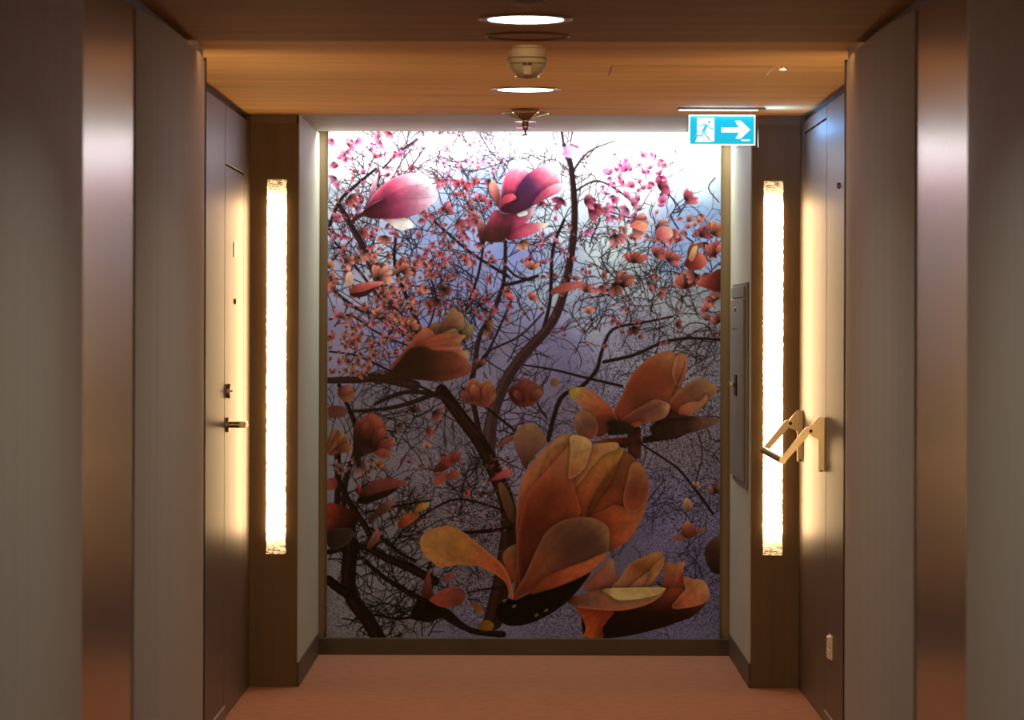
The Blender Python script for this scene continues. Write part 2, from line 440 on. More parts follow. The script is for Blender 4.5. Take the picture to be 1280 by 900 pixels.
    # ---- main boughs, back to front: points then width at each end
    boughs = [
        ([(521,176),(500,190),(479,211)],5,3),([(470,212),(448,230),(425,252),(413,282)],4,6),([(413,330),(440,300),(460,280)],3,2),
        ([(532,267),(560,292),(590,317),(636,346)],3,5),([(416,300),(450,340),(475,372),(520,420)],3,5),([(413,400),(440,395),(480,420),(560,450)],3,3),
        ([(413,440),(450,446),(500,470),(560,500)],2.5,4),([(632,302),(630,351),(617,390),(600,420),(592,470)],5,8),([(605,303),(598,344),(582,390),(575,410)],3.5,5),
        ([(672,345),(650,352),(630,357)],5,6),([(630,330),(645,345),(665,350)],3,4),([(640,375),(620,420),(606,450)],3,4),([(705,275),(691,313),(688,374),(680,410)],4.5,6),
        ([(496,286),(494,332),(510,374),(526,412)],4,7),([(532,330),(545,370),(540,400),(530,420)],3,3),([(900,424),(860,422),(827,428),(793,443),(755,452)],4,5.5),
        ([(840,395),(803,403),(773,408),(760,419),(751,444),(746,462),(727,483),(701,498),(686,549)],3,7.5),([(655,456),(693,462),(734,472),(778,482)],2.5,4.5),
        ([(680,390),(650,420),(610,440),(598,460)],2.5,3.5),([(832,238),(850,262),(838,268),(851,290),(866,302)],1.5,2.5),([(860,250),(847,270)],1.5,2),
        ([(716,214),(735,190),(768,176)],4,2),([(733,198),(750,177)],2.5,1.5),([(718,240),(745,226),(775,240),(800,262)],3,2),([(756,262),(780,270),(800,275)],2,2),
        ([(700,150),(706,190),(716,214)],3,6),([(716,160),(712,185),(714,200)],2,2.5),
        ([(893,222),(885,235),(898,252)],1.5,1.5),([(705,182),(713,205),(717,240),(718,280),(712,330),(702,376),(686,409),(655,443),(632,478),(616,520),(612,560)],5,17),
        ([(425,258),(445,292),(460,321),(483,374),(510,409),(530,440)],6,13),([(413,360),(445,385),(480,400),(515,425)],4,8),
        ([(553,488),(579,523),(602,554),(620,590),(634,625),(638,660),(633,700),(627,735),(618,775)],16,24),([(470,505),(510,490),(560,500),(600,545)],5,9),
        ([(440,514),(475,512),(510,505),(550,490)],4,8),([(412,476),(445,475),(477,473),(520,482)],8,13),([(578,484),(612,512),(650,542)],3,4.5),([(590,470),(592,500),(600,540)],6,9),
        ([(425,482),(438,513),(446,536),(445,565),(434,600),(430,650),(432,690)],6,9),([(423,560),(424,610),(420,660)],10,9),([(423,596),(438,628),(459,659),(468,680)],8,10),
        ([(413,690),(440,683),(461,685),(484,697),(515,710),(545,726)],7,12),([(459,702),(484,723),(518,743),(559,764),(589,787),(630,792)],6,10),
        ([(441,680),(437,723),(443,749),(461,774),(476,799)],20,18),([(413,725),(425,735),(440,742)],12,12),([(470,768),(500,773),(520,770)],3,5),
        ([(520,650),(565,625),(600,628),(636,640)],3,4),([(545,663),(590,665),(640,660)],4,7),([(460,640),(500,632),(540,625)],4,3),([(465,660),(500,690),(520,700)],4,5),
        ([(800,553),(830,572),(854,591),(892,641)],2.5,4),([(870,600),(878,570),(874,540)],2,1.2),([(760,600),(790,630),(800,600)],1.2,1.2),([(740,690),(790,648),(830,600)],2,1.5),
        ([(683,520),(672,500),(684,470)],3,2),([(806,548),(830,541),(850,535)],6,4),([(586,740),(612,735),(640,733)],2,3)]
    for P, a, b in boughs:
        ym = np.mean([p[1] for p in P])
        a, b = (a * .82, b * .8) if b < 12 else (a * .95, b * .98)
        stroke(P, a, b, bark(ym) * (1.05 if b < 12 else 1.35), 1., soft=.6)
        if b > 6:                                     # lit flank of the bark
            stroke([(x - .18 * b, y - .05 * b) for x, y in P], a * .25, b * .3, bark(ym) * 1.9 + np.array([8, 5, 1]), .55, soft=1.4)
            for _ in range(int(10 * b)):            # knots and lichen on the bark
                q = P[rs.randint(len(P) - 1)]; q2 = P[min(P.index(q) + 1, len(P) - 1)]; f = rs.rand()
                x, y = q[0] + (q2[0] - q[0]) * f + (rs.rand() - .5) * b * .6, q[1] + (q2[1] - q[1]) * f
                stroke([(x, y), (x + rs.randn() * 1.5, y + 1.5 + rs.rand() * 3)], .9, .6, bark(ym) * rs.choice([.6, .7, 1.9, 2.2]), .5, n=1)

    # ---- small blossoms
    def blossom(x, y, r, col, ang=None, spread=1.9, npet=5, pale=1.42, base=.38):
        ang = rs.rand() * 6.28 if ang is None else ang
        col = np.array(col, float); g = col.mean(); col = (col * .86 + g * .14) * .84; r = r * .86
        for k in range(npet):
            a = ang + (k / (npet - 1) - .5) * spread + rs.randn() * .12
            ca, sa = math.cos(a), math.sin(a)
            L = r * (.8 + .4 * rs.rand()); wd = L * (.30 + .12 * rs.rand())
            bx, by = x - math.cos(ang) * r * .55, y - math.sin(ang) * r * .55
            f = lambda u, v: (bx + ca * u * L * 1.6 - sa * v * wd, by + sa * u * L * 1.6 + ca * v * wd)
            c = col * (.85 + .3 * rs.rand())
            petal([f(0, -.25), f(.35, -.95), f(.75, -.85), f(1, 0), f(.75, .85), f(.35, .95), f(0, .25)], f(0, 0), f(1, 0),
                  [(0, c * base), (.35, c * .95), (1, np.minimum(255, c * pale + 8))], n=3, soft=.6, streak=.0)

    for (x0, x1, y0, y1, num, r0, r1, col) in [
            (412,500,168,300,55,3,7,(232,130,160)),(545,600,170,262,34,2.5,5,(238,150,185)),(590,640,176,230,16,2.5,5,(240,165,195)),(520,615,225,330,75,3,6.5,(205,98,108)),
            (412,540,310,430,120,3,7.5,(222,122,108)),(540,640,320,420,55,2.5,6,(190,92,92)),(752,832,192,280,70,3.5,7,(236,120,165)),(412,500,420,470,40,3,6,(200,110,90)),
            (650,720,225,330,22,3,6,(215,110,140)),(760,880,270,300,26,4,7,(228,135,125)),(700,830,340,440,22,3,5.5,(200,100,95)),(480,560,540,600,16,2,4,(180,90,80)),
            (412,520,190,300,60,2,4.5,(190,84,110)),(430,620,240,420,130,2,4.5,(186,92,86)),(412,520,320,470,110,2,5,(206,112,84)),(640,900,280,420,60,2,4,(170,90,84)),
            (580,640,570,640,50,1.5,3,(170,85,75)),(412,480,560,600,16,3,6,(200,120,90)),(520,640,620,690,60,1.3,2.4,(170,80,75)),(880,900,260,400,10,5,9,(220,120,100))]:
        for _ in range(num):
            x, y = x0 + rs.rand() * (x1 - x0), y0 + rs.rand() * (y1 - y0)
            r = r0 + rs.rand() ** 1.5 * (r1 - r0)
            blossom(x, y, r, tint(col, y) * (.8 + .35 * rs.rand(3) * .6 + .1), npet=4 if r < 6 else 5)

    U = -1.57
    for (x, y, r, col, ang) in [
            (828,233,10,(232,95,125),-.6),(861,247,11,(232,105,120),-.8),(742,262,13,(206,86,106),.0),(735,252,9,(225,105,135),-.4),(716,186,8,(228,160,200),.1),
            (699,252,9,(190,80,110),2.0),(735,290,6,(220,110,150),1),(798,283,13,(238,140,120),.2),(826,285,13,(240,165,150),-.3),(836,296,13,(226,120,118),.6),(793,322,12,(206,92,74),U),
            (770,300,11,(215,120,115),1),(822,316,11,(216,104,92),-1),(840,322,12,(206,100,86),-.9),(868,322,15,(196,84,72),-.5),(880,292,9,(206,92,100),-.7),(893,312,11,(206,96,84),-2),
            (895,288,13,(226,124,92),-1.2),(858,352,14,(176,88,68),-1.8),(866,345,10,(196,104,84),2.4),(780,352,13,(160,84,68),-1.5),(770,358,10,(140,76,58),.5),(735,361,8,(188,94,84),-1.2),
            (752,361,8,(170,84,76),1.2),(665,333,8,(216,112,84),-1.6),(638,372,6,(196,70,66),-1),(665,371,7,(180,84,72),-1),(652,306,8,(196,124,84),1),(736,388,6,(190,104,74),-1.4),
            (792,412,8,(110,52,48),1.2),(896,399,9,(150,76,58),-2.6),(848,405,6,(110,56,48),0),(478,345,13,(206,122,98),-1),(476,262,9,(226,112,118),-1),(440,250,10,(226,106,106),.4),
            (437,330,9,(212,124,110),.3),(508,340,9,(206,110,92),-.6),(560,262,9,(206,96,112),-1),(556,365,10,(130,62,56),1),(545,378,9,(116,54,46),2),(516,407,8,(176,92,58),-1),
            (610,410,9,(120,68,36),.2),(600,455,8,(104,52,36),-2),(574,280,8,(196,90,98),.4),(480,300,9,(196,108,90),1.6),(455,292,8,(186,84,82),0),(537,540,6,(110,50,36),.6),
            (547,517,9,(110,54,42),.3),(519,512,7,(76,38,36),-1.4),(535,557,5,(150,80,46),-1.5),(500,533,6,(74,42,40),.8),(585,616,4,(140,36,36),0),(478,548,10,(96,42,30),-.9),
            (452,583,9,(112,60,40),.2),(449,612,6,(120,34,30),0),(475,580,6,(120,74,40),-1),(870,605,6,(120,80,62),-1.2),(895,610,10,(104,60,48),-2)]:
        blossom(x, y, r, col, ang)

    def tr(ox, oy, s):
        return lambda *p: [(ox + a / s, oy + b / s) for a, b in p]

    def P1(T, a, b):
        return T((a, b))[0]

    # ---- flower: upper left, lying on its side
    T = tr(440, 200, 10)
    petal(T((150,600),(190,540),(240,350),(280,230),(330,160),(310,300),(270,440),(200,570)), P1(T,160,600), P1(T,320,180), [(0,(150,70,95)),(.5,(222,150,172)),(1,(250,228,236))])
    petal(T((380,730),(470,800),(560,870),(640,885),(760,850),(770,800),(700,740),(560,720)), P1(T,400,740), P1(T,760,840), [(0,(190,120,120)),(.4,(236,212,205)),(1,(244,238,226))])
    petal(T((170,620),(200,560),(300,400),(450,270),(600,200),(760,165),(900,180),(960,250),(800,380),(520,470),(300,560)), P1(T,180,610), P1(T,900,200),
          [(0,(150,40,80)),(.25,(222,92,124)),(.55,(226,108,138)),(.78,(240,190,205)),(1,(255,246,250))], edge=(250,190,205), ew=1.5, dark=[(482,242,5,(120,50,70),.7)])
    petal(T((150,640),(220,570),(380,490),(520,420),(680,345),(850,330),(1000,350),(1085,430),(1050,510),(950,600),(800,690),(600,735),(400,742),(250,735),(170,710)), P1(T,150,650), P1(T,1080,430),
          [(0,(78,32,36)),(.25,(92,40,50)),(.45,(150,66,92)),(.7,(196,128,150)),(.9,(226,196,205)),(1,(240,228,230))], streak=.03, dark=[(498,267,9,(146,60,86),.5)])
    stroke(T((380,500),(560,480),(800,490),(1060,455)), 1.2, .6, (130,62,90), .5)
    petal(T((150,640),(190,600),(280,540),(390,495),(300,540),(220,590)), P1(T,150,640), P1(T,390,495), [(0,(120,50,60)),(1,(230,160,175))])
    stroke(T((0,790),(60,730),(150,680)), 5, 6, (70,46,42))
    # faint washed-out bloom at the top edge
    petal([(518,181),(530,172),(552,168),(572,170),(560,180),(540,186)], (518,181), (572,170), [(0,(214,150,180)),(1,(250,214,228))], soft=1.5)
    petal([(700,186),(712,182),(722,186),(728,194),(716,198),(704,195)], (700,190), (728,190), [(0,(214,140,190)),(1,(236,180,214))], soft=1)

    # ---- flower pair: top centre
    T = tr(590, 185, 7.5)
    petal(T((60,810),(50,740),(75,660),(120,720),(160,800),(120,890),(80,890)), P1(T,100,890), P1(T,80,660), [(0,(60,34,30)),(.5,(120,60,56)),(1,(214,150,140))])
    petal(T((350,770),(480,710),(690,705),(720,720),(600,795),(450,850),(330,860)), P1(T,330,800), P1(T,720,715), [(0,(110,40,52)),(.35,(188,78,100)),(.7,(206,112,126)),(.88,(236,218,196)),(1,(246,238,220))])
    petal(T((300,640),(420,600),(560,560),(580,600),(520,690),(420,750),(340,780)), P1(T,320,740), P1(T,580,570), [(0,(96,36,50)),(.5,(196,82,110)),(1,(246,208,214))])
    petal(T((130,740),(170,650),(210,585),(300,600),(360,640),(350,760),(300,870),(170,885),(110,850)), P1(T,220,890), P1(T,220,590), [(0,(58,34,26)),(.45,(96,44,46)),(.75,(190,72,98)),(1,(226,110,130))], dark=[(633,275,9,(62,32,32),.8)])
    petal(T((420,625),(460,600),(515,588),(515,625),(450,645)), P1(T,420,625), P1(T,515,600), [(0,(240,230,225)),(1,(255,252,250))])
    petal(T((160,400),(165,340),(200,305),(245,365),(268,470),(275,590),(215,510)), P1(T,260,590), P1(T,190,310), [(0,(90,40,44)),(.5,(196,108,100)),(1,(244,190,170))])
    petal(T((260,600),(262,470),(300,280),(390,150),(470,120),(520,210),(560,320),(520,500),(400,610)), P1(T,320,600), P1(T,440,130), [(0,(84,36,46)),(.3,(140,58,90)),(.55,(214,92,124)),(.8,(238,150,176)),(1,(255,240,246))], edge=(248,196,210), ew=1.2)
    petal(T((300,600),(380,500),(430,360),(540,230),(640,175),(740,135),(815,180),(815,300),(840,345),(820,410),(700,470),(560,550),(420,612)), P1(T,360,600), P1(T,790,170),
          [(0,(66,32,38)),(.3,(92,46,70)),(.5,(112,58,92)),(.68,(214,104,130)),(.85,(240,166,182)),(1,(255,240,244))], dark=[(654,230,11,(86,50,90),.85),(640,246,10,(78,44,66),.7)])
    petal(T((560,540),(640,420),(740,350),(830,330),(850,350),(820,410),(700,475)), P1(T,560,540), P1(T,845,345), [(0,(120,50,70)),(.5,(196,92,116)),(1,(250,214,222))])
    petal(T((262,520),(300,450),(380,430),(412,478),(300,530),(270,570)), P1(T,280,570), P1(T,360,430), [(0,(130,50,60)),(1,(222,96,112))])
    petal([(686,185),(700,182),(704,190),(694,192)], (686,186), (704,188), [(0,(226,214,200)),(1,(236,228,220))], soft=1.5)

    # ---- flower: left of centre, seen from below
    T = tr(470, 380, 6.43)
    petal(T((700,240),(710,170),(760,160),(790,210),(760,280),(720,300)), P1(T,720,290), P1(T,770,170), [(0,(90,66,40)),(1,(134,112,78))])
    petal(T((430,200),(450,160),(500,150),(540,210),(500,250),(450,240)), P1(T,480,250), P1(T,470,150), [(0,(100,58,36)),(1,(132,98,62))])
    petal(T((485,240),(505,170),(580,80),(620,25),(660,60),(705,85),(712,190),(640,215),(540,245)), P1(T,510,240), P1(T,680,70), [(0,(80,44,36)),(.5,(104,62,46)),(1,(140,100,66))], edge=(136,100,70), ew=1.6)
    petal(T((520,245),(580,215),(640,198),(660,240),(620,280),(550,290)), P1(T,540,290), P1(T,640,200), [(0,(116,70,42)),(1,(146,112,70))])
    petal(T((110,515),(220,385),(300,285),(390,190),(440,205),(480,250),(440,310),(340,350),(260,420),(180,500)), P1(T,110,515), P1(T,430,200), [(0,(106,52,46)),(.5,(128,58,44)),(1,(146,80,56))], edge=(140,78,58), ew=1.2)
    petal(T((330,350),(400,290),(520,240),(640,240),(725,255),(690,300),(692,365),(740,380),(745,430),(720,460),(600,400),(470,390)), P1(T,330,350), P1(T,720,300), [(0,(116,54,36)),(.5,(132,66,44)),(.85,(140,82,58)),(1,(158,114,80))], streak=.05)
    petal(T((0,590),(90,560),(180,480),(270,370),(380,345),(480,375),(600,385),(690,420),(750,470),(772,520),(740,570),(640,600),(520,625),(300,608),(120,630),(0,645)), P1(T,60,610), P1(T,770,500),
          [(0,(46,27,12)),(.45,(50,27,14)),(.62,(84,42,26)),(.85,(100,48,33)),(1,(128,72,50))], streak=.03, dark=[(527,450,13,(46,26,14),.8),(540,466,14,(50,27,15),.7)])

    # ---- blooms along the bough below it
    T = tr(470, 380, 6.43)
    petal(T((700,770),(720,680),(760,610),(800,600),(860,640),(900,600),(940,640),(972,730),(930,800),(880,830),(800,810)), P1(T,760,830), P1(T,890,610), [(0,(96,46,32)),(.5,(126,66,46)),(1,(142,92,62))], dark=[(599,489,6,(132,52,36),.7)])
    petal(T((860,720),(900,690),(972,730),(930,800),(880,830),(850,780)), P1(T,850,800), P1(T,970,730), [(0,(100,46,30)),(1,(132,82,58))])
    T = tr(650, 370, 3.91)
    petal(T((-55,470),(-20,430),(20,400),(70,420),(115,450),(100,500),(40,540),(-20,530)), P1(T,-30,520), P1(T,110,450), [(0,(60,26,18)),(.5,(98,44,34)),(1,(116,66,48))], dark=[(653,489,5,(70,30,22),.6)])
    petal(T((150,420),(165,400),(190,410),(185,435),(160,440)), P1(T,150,430), P1(T,190,415), [(0,(84,54,34)),(1,(112,76,50))])
    T = tr(400, 370, 3.91)
    petal(T((90,460),(120,440),(160,450),(178,490),(150,520),(110,510)), P1(T,90,480), P1(T,175,490), [(0,(84,40,30)),(1,(120,76,54))])
    petal(T((50,540),(120,545),(135,580),(100,595),(50,595)), P1(T,50,570), P1(T,135,570), [(0,(80,40,30)),(1,(92,52,40))])
    petal(T((45,690),(80,650),(120,690),(150,740),(110,770),(45,775)), P1(T,45,770), P1(T,120,690), [(0,(84,42,22)),(1,(124,74,48))], streak=.14)
    petal(T((175,800),(170,640),(220,590),(260,572),(300,600),(330,650),(325,690),(360,720),(340,745),(280,760),(220,780)), P1(T,190,790), P1(T,330,640), [(0,(38,20,10)),(.4,(60,28,18)),(.7,(104,48,36)),(1,(124,60,46))], dark=[(457,552,8,(40,20,11),.8)])
    petal(T((560,860),(570,830),(620,780),(690,765),(660,810),(620,850)), P1(T,565,860), P1(T,690,765), [(0,(64,30,16)),(.5,(112,46,36)),(1,(128,60,44))], dark=[(554,585,4,(44,22,10),.8)])
    petal(T((560,900),(580,870),(620,860),(650,880),(610,910),(570,925)), P1(T,560,910), P1(T,650,875), [(0,(112,48,40)),(1,(124,64,50))])
    petal(T((855,740),(900,700),(945,680),(950,700),(900,730)), P1(T,855,740), P1(T,950,690), [(0,(84,42,34)),(1,(112,66,52))])
    petal(T((840,900),(880,860),(930,840),(945,860),(900,890)), P1(T,840,900), P1(T,945,850), [(0,(100,34,34)),(1,(128,64,56))])
    for (x, y, a, L, c0, c1) in ((598,500,-1.9,20,(84,38,26),(140,84,58)),(606,498,-1.2,20,(92,42,28),(136,78,52)),(590,500,-2.5,16,(70,30,20),(124,66,46)),(655,500,-2.4,16,(56,24,18),(112,56,42)),(664,500,-.8,18,(60,24,18),(126,74,54)),
            (468,556,-1.0,24,(60,28,18),(130,62,48)),(474,560,-.4,22,(84,38,28),(132,70,54)),(460,552,-1.6,24,(44,22,12),(112,50,38)),(470,566,.1,20,(88,40,30),(124,64,50)),
            (424,558,-.9,18,(84,42,22),(134,84,56)),(424,562,-.2,18,(70,34,18),(128,76,48)),(427,492,-.6,16,(84,40,30),(128,80,58)),(560,598,-.5,18,(90,40,32),(134,68,54)),(566,578,-.9,16,(70,30,22),(124,56,44)),
            (560,752,-.2,22,(70,30,22),(112,50,40)),(556,750,-.7,16,(60,26,18),(104,44,34))):
        ca, sa = math.cos(a), math.sin(a); wd = L * .36
        f = lambda u, v: (x + ca * u * L - sa * v * wd, y + sa * u * L + ca * v * wd)
        petal([f(0, -.2), f(.4, -.9), f(.8, -.75), f(1.02, -.1), f(.92, .5), f(.5, .95), f(0, .3)], f(0, 0), f(1, 0), [(0, c0), (.6, [(p + q) / 2 for p, q in zip(c0, c1)]), (1, c1)], streak=.05, soft=.8)
    T = tr(400, 590, 3.91)
    petal(T((200,100),(260,50),(330,28),(400,40),(430,55),(380,80),(280,110),(210,130)), P1(T,200,110), P1(T,430,50), [(0,(50,24,14)),(.4,(92,42,32)),(1,(112,52,44))])
    petal(T((190,130),(280,105),(390,75),(340,115),(250,150),(200,155)), P1(T,190,140), P1(T,390,80), [(0,(24,12,6)),(1,(40,20,12))])
    petal(T((240,240),(280,180),(330,140),(370,145),(340,190),(290,220),(250,250)), P1(T,240,240), P1(T,370,140), [(0,(42,25,18)),(.6,(62,36,28)),(1,(112,62,52))])
    petal(T((385,260),(410,215),(460,195),(490,215),(450,250),(410,275)), P1(T,385,265), P1(T,490,205), [(0,(70,30,14)),(.5,(116,50,24)),(1,(116,58,30))])
    petal(T((465,195),(490,155),(535,150),(535,170),(500,190)), P1(T,465,195), P1(T,535,160), [(0,(96,58,20)),(1,(130,94,44))])
    petal(T((40,160),(110,165),(190,210),(170,280),(100,290),(40,290)), P1(T,180,280), P1(T,40,220), [(0,(28,12,6)),(.6,(58,22,12)),(1,(104,36,22))])
    petal(T((40,290),(150,275),(165,320),(110,370),(50,370)), P1(T,40,330), P1(T,160,300), [(0,(34,20,12)),(1,(48,30,20))], edge=(70,46,30), ew=1)
    petal(T((40,40),(80,30),(90,70),(60,90),(40,80)), P1(T,40,60), P1(T,90,50), [(0,(112,50,40)),(1,(84,38,30))])
    petal(T((235,360),(260,310),(290,275),(300,320),(270,360),(245,375)), P1(T,240,370), P1(T,290,280), [(0,(66,32,22)),(1,(112,62,54))])
    petal(T((440,715),(480,620),(560,640),(640,690),(760,770),(700,770),(600,710),(540,735)), P1(T,440,715), P1(T,700,760), [(0,(20,9,4)),(1,(26,12,5))], smooth=False)
    petal(T((500,600),(520,520),(540,480),(550,540),(560,600),(540,620)), P1(T,510,610), P1(T,540,490), [(0,(48,22,14)),(1,(92,44,36))])
    petal(T((540,620),(580,590),(640,560),(700,570),(715,610),(680,650),(610,660),(560,640)), P1(T,545,620), P1(T,710,590), [(0,(108,44,34)),(.5,(104,44,34)),(1,(84,40,28))], dark=[(570,752,5,(60,26,16),.6)])
    petal(T((610,520),(640,490),(660,500),(640,530)), P1(T,610,525), P1(T,660,500), [(0,(100,42,40)),(1,(92,46,42))])
    petal(T((740,640),(770,640),(800,660),(795,690),(770,680)), P1(T,740,640), P1(T,800,690), [(0,(82,48,18)),(1,(98,60,18))])
    petal(T((780,740),(820,720),(855,740),(840,770),(790,770)), P1(T,780,750), P1(T,855,745), [(0,(70,44,12)),(1,(100,64,14))])
    petal(T((875,60),(905,60),(950,160),(955,240),(930,230),(895,150)), P1(T,930,240), P1(T,890,60), [(0,(58,34,16)),(1,(84,56,30))])

    # ---- bud and dark bits at the right edge
    T = tr(650, 590, 3.91)
    petal(T((905,400),(925,340),(970,305),(985,330),(985,480),(940,480)), P1(T,930,480), P1(T,970,310), [(0,(32,16,10)),(.6,(52,28,20)),(1,(84,50,40))])
    petal(T((795,270),(815,235),(850,255),(865,290),(835,320),(800,310)), P1(T,825,320), P1(T,825,235), [(0,(60,26,14)),(.6,(108,52,36)),(1,(134,80,56))])
    petal(T((740,325),(790,300),(800,330)), P1(T,800,320), P1(T,740,325), [(0,(96,54,36)),(1,(112,64,40))])
    petal(T((860,280),(905,265),(890,300)), P1(T,860,290), P1(T,905,270), [(0,(92,50,36)),(1,(110,68,50))])
    petal(T((800,170),(805,130),(825,125),(850,160),(830,185)), P1(T,815,185), P1(T,815,125), [(0,(92,50,36)),(1,(150,112,88))])
    T = tr(650, 160, 4.09)
    petal(T((900,790),(960,750),(1030,720),(1030,830),(960,820)), P1(T,1020,820), P1(T,910,770), [(0,(70,28,22)),(.5,(110,46,36)),(1,(190,98,82))])
    petal(T((840,680),(880,640),(930,640),(955,690),(900,725),(850,710)), P1(T,850,710), P1(T,940,650), [(0,(96,36,26)),(.5,(160,70,58)),(1,(214,120,96))])
    petal(T((860,660),(880,610),(905,600),(900,640),(880,680)), P1(T,865,670), P1(T,900,600), [(0,(180,110,80)),(1,(222,190,130))])
    petal(T((690,530),(720,500),(770,510),(780,550),(740,580),(705,560)), P1(T,700,560), P1(T,770,520), [(0,(180,80,90)),(.5,(214,120,116)),(1,(236,180,160))])
    petal(T((560,500),(600,470),(650,490),(640,530),(600,520)), P1(T,565,510), P1(T,650,490), [(0,(214,110,86)),(1,(240,170,140))])
    petal(T((160,850),(170,820),(240,790),(330,785),(300,815),(220,840)), P1(T,160,850), P1(T,330,785), [(0,(120,60,44)),(1,(180,92,84))])
    T = tr(400, 160, 4.09)
    petal(T((155,830),(180,805),(240,790),(325,785),(310,805),(220,840),(160,850)), P1(T,155,840), P1(T,325,785), [(0,(130,62,48)),(.5,(196,96,84)),(1,(212,120,110))])
    petal(T((155,850),(220,840),(290,815),(240,860),(180,865)), P1(T,155,850), P1(T,290,820), [(0,(54,28,20)),(1,(70,36,26))])
    petal(T((130,790),(140,745),(165,740),(175,790),(150,815)), P1(T,150,815), P1(T,150,740), [(0,(170,128,108)),(1,(204,168,150))])

    # ---- flower: right of centre, wide open
    T = tr(700, 430, 6.4)
    petal(T((560,640),(640,660),(650,760),(645,900),(560,900),(545,760)), P1(T,600,900), P1(T,600,640), [(0,(74,32,20)),(1,(48,26,12))])
    petal(T((640,780),(760,740),(900,710),(1000,690),(960,740),(800,770),(660,790)), P1(T,640,780), P1(T,1000,700), [(0,(30,16,8)),(1,(44,26,18))])
    petal(T((730,700),(740,640),(900,560),(1060,570),(1280,590),(1280,620),(1100,690),(900,740),(790,760)), P1(T,740,700), P1(T,1280,605), [(0,(36,22,11)),(.5,(50,29,18)),(.75,(84,50,38)),(1,(104,70,56))])
    petal(T((280,790),(340,760),(470,745),(550,750),(530,830),(420,800)), P1(T,540,800), P1(T,290,780), [(0,(58,22,10)),(1,(124,58,28))])
    petal(T((440,600),(445,510),(500,400),(540,310),(600,210),(700,115),(800,65),(890,52),(930,85),(960,60),(1010,85),(1022,140),(1000,270),(930,400),(870,480),(700,520),(560,600)), P1(T,470,600), P1(T,940,60),
          [(0,(112,46,28)),(.3,(118,50,32)),(.6,(124,60,38)),(.85,(134,80,50)),(1,(146,104,68))], edge=(138,74,48), ew=2.5, streak=.022,
          dark=[(797,501,9,(66,38,20),.85),(806,485,12,(88,42,22),.8),(820,465,12,(96,46,24),.6),(832,478,10,(92,42,24),.6)])
    petal(T((900,240),(910,150),(940,90),(1000,75),(1022,140),(1000,250),(940,330)), P1(T,920,300), P1(T,990,80), [(0,(108,50,32)),(.6,(132,78,54)),(1,(128,84,58))], edge=(150,104,76), ew=1.2)
    stroke(T((900,400),(960,270),(1005,140)), 1.5, .8, (60,28,16), .8)
    petal(T((870,470),(960,365),(1050,295),(1150,258),(1190,300),(1255,320),(1245,400),(1180,460),(1080,545),(960,560),(890,520)), P1(T,900,520), P1(T,1230,320), [(0,(104,46,28)),(.4,(116,60,40)),(1,(128,90,62))], edge=(136,92,66), ew=1.5, dark=[(867,490,8,(84,56,36),.8)])
    petal(T((950,550),(970,490),(1060,455),(1120,450),(1170,400),(1180,440),(1080,540),(1000,560)), P1(T,960,550), P1(T,1170,420), [(0,(128,60,40)),(1,(130,90,62))])
    petal(T((870,500),(960,555),(1060,575),(900,590),(760,620),(850,560)), P1(T,760,620), P1(T,1060,575), [(0,(48,24,12)),(1,(58,32,18))])
    petal(T((480,620),(560,550),(680,480),(760,438),(840,455),(885,490),(850,575),(760,612),(640,640),(560,650)), P1(T,490,620), P1(T,870,500), [(0,(90,42,26)),(.5,(94,50,36)),(.85,(108,64,48)),(1,(138,92,68))], edge=(128,78,56), ew=1.5)
    petal(T((560,640),(640,610),(660,625),(620,660),(575,655)), P1(T,560,640), P1(T,660,620), [(0,(128,56,30)),(1,(120,56,34))])
    petal(T((75,395),(100,350),(200,345),(300,400),(400,490),(450,565),(450,610),(330,600),(270,580),(150,480)), P1(T,450,590), P1(T,90,370), [(0,(116,46,26)),(.4,(130,66,42)),(.8,(130,84,52)),(.93,(134,108,44)),(1,(112,100,36))], edge=(140,82,58), ew=1.2)
    petal(T((280,600),(400,580),(450,610),(400,690),(320,740),(270,700)), P1(T,400,690), P1(T,280,620), [(0,(64,30,18)),(1,(116,52,34))])
    petal(T((118,650),(125,580),(170,525),(240,545),(300,620),(305,700),(250,760),(150,720)), P1(T,260,750), P1(T,160,530), [(0,(112,52,32)),(.4,(86,50,38)),(1,(124,86,56))], edge=(128,70,44), ew=1.5, dark=[(731,532,7,(84,52,42),.7)])
    petal(T((380,620),(470,605),(560,630),(600,690),(500,720),(390,720),(400,660)), P1(T,400,690), P1(T,580,660), [(0,(34,20,10)),(1,(44,28,14))])

    # ---- flower: lower right, lying on its side
    T = tr(700, 660, 6.4)
    petal(T((210,500),(220,420),(300,345),(400,235),(440,265),(450,350),(480,400),(440,475),(330,490)), P1(T,260,490), P1(T,420,240), [(0,(106,52,34)),(.6,(108,58,42)),(1,(124,84,58))])
    petal(T((820,480),(840,370),(845,270),(920,275),(1005,262),(990,340),(1015,440),(950,500)), P1(T,900,500), P1(T,930,262), [(0,(96,40,26)),(.5,(112,52,34)),(1,(130,78,48))])
    petal(T((430,475),(480,405),(525,330),(580,270),(700,212),(800,178),(835,215),(830,290),(780,380),(720,470)), P1(T,560,480), P1(T,820,190), [(0,(124,72,48)),(.5,(110,58,30)),(1,(128,82,46))], edge=(130,86,50), ew=1.6, dark=[(800,706,7,(92,46,18),.6)])
    petal(T((600,470),(680,390),(750,300),(830,230),(835,290),(780,380),(690,475)), P1(T,640,480), P1(T,830,240), [(0,(128,76,50)),(1,(122,74,38))])
    petal(T((560,470),(660,380),(720,340),(690,420),(640,475)), P1(T,560,480), P1(T,700,350), [(0,(130,80,56)),(1,(120,68,42))])
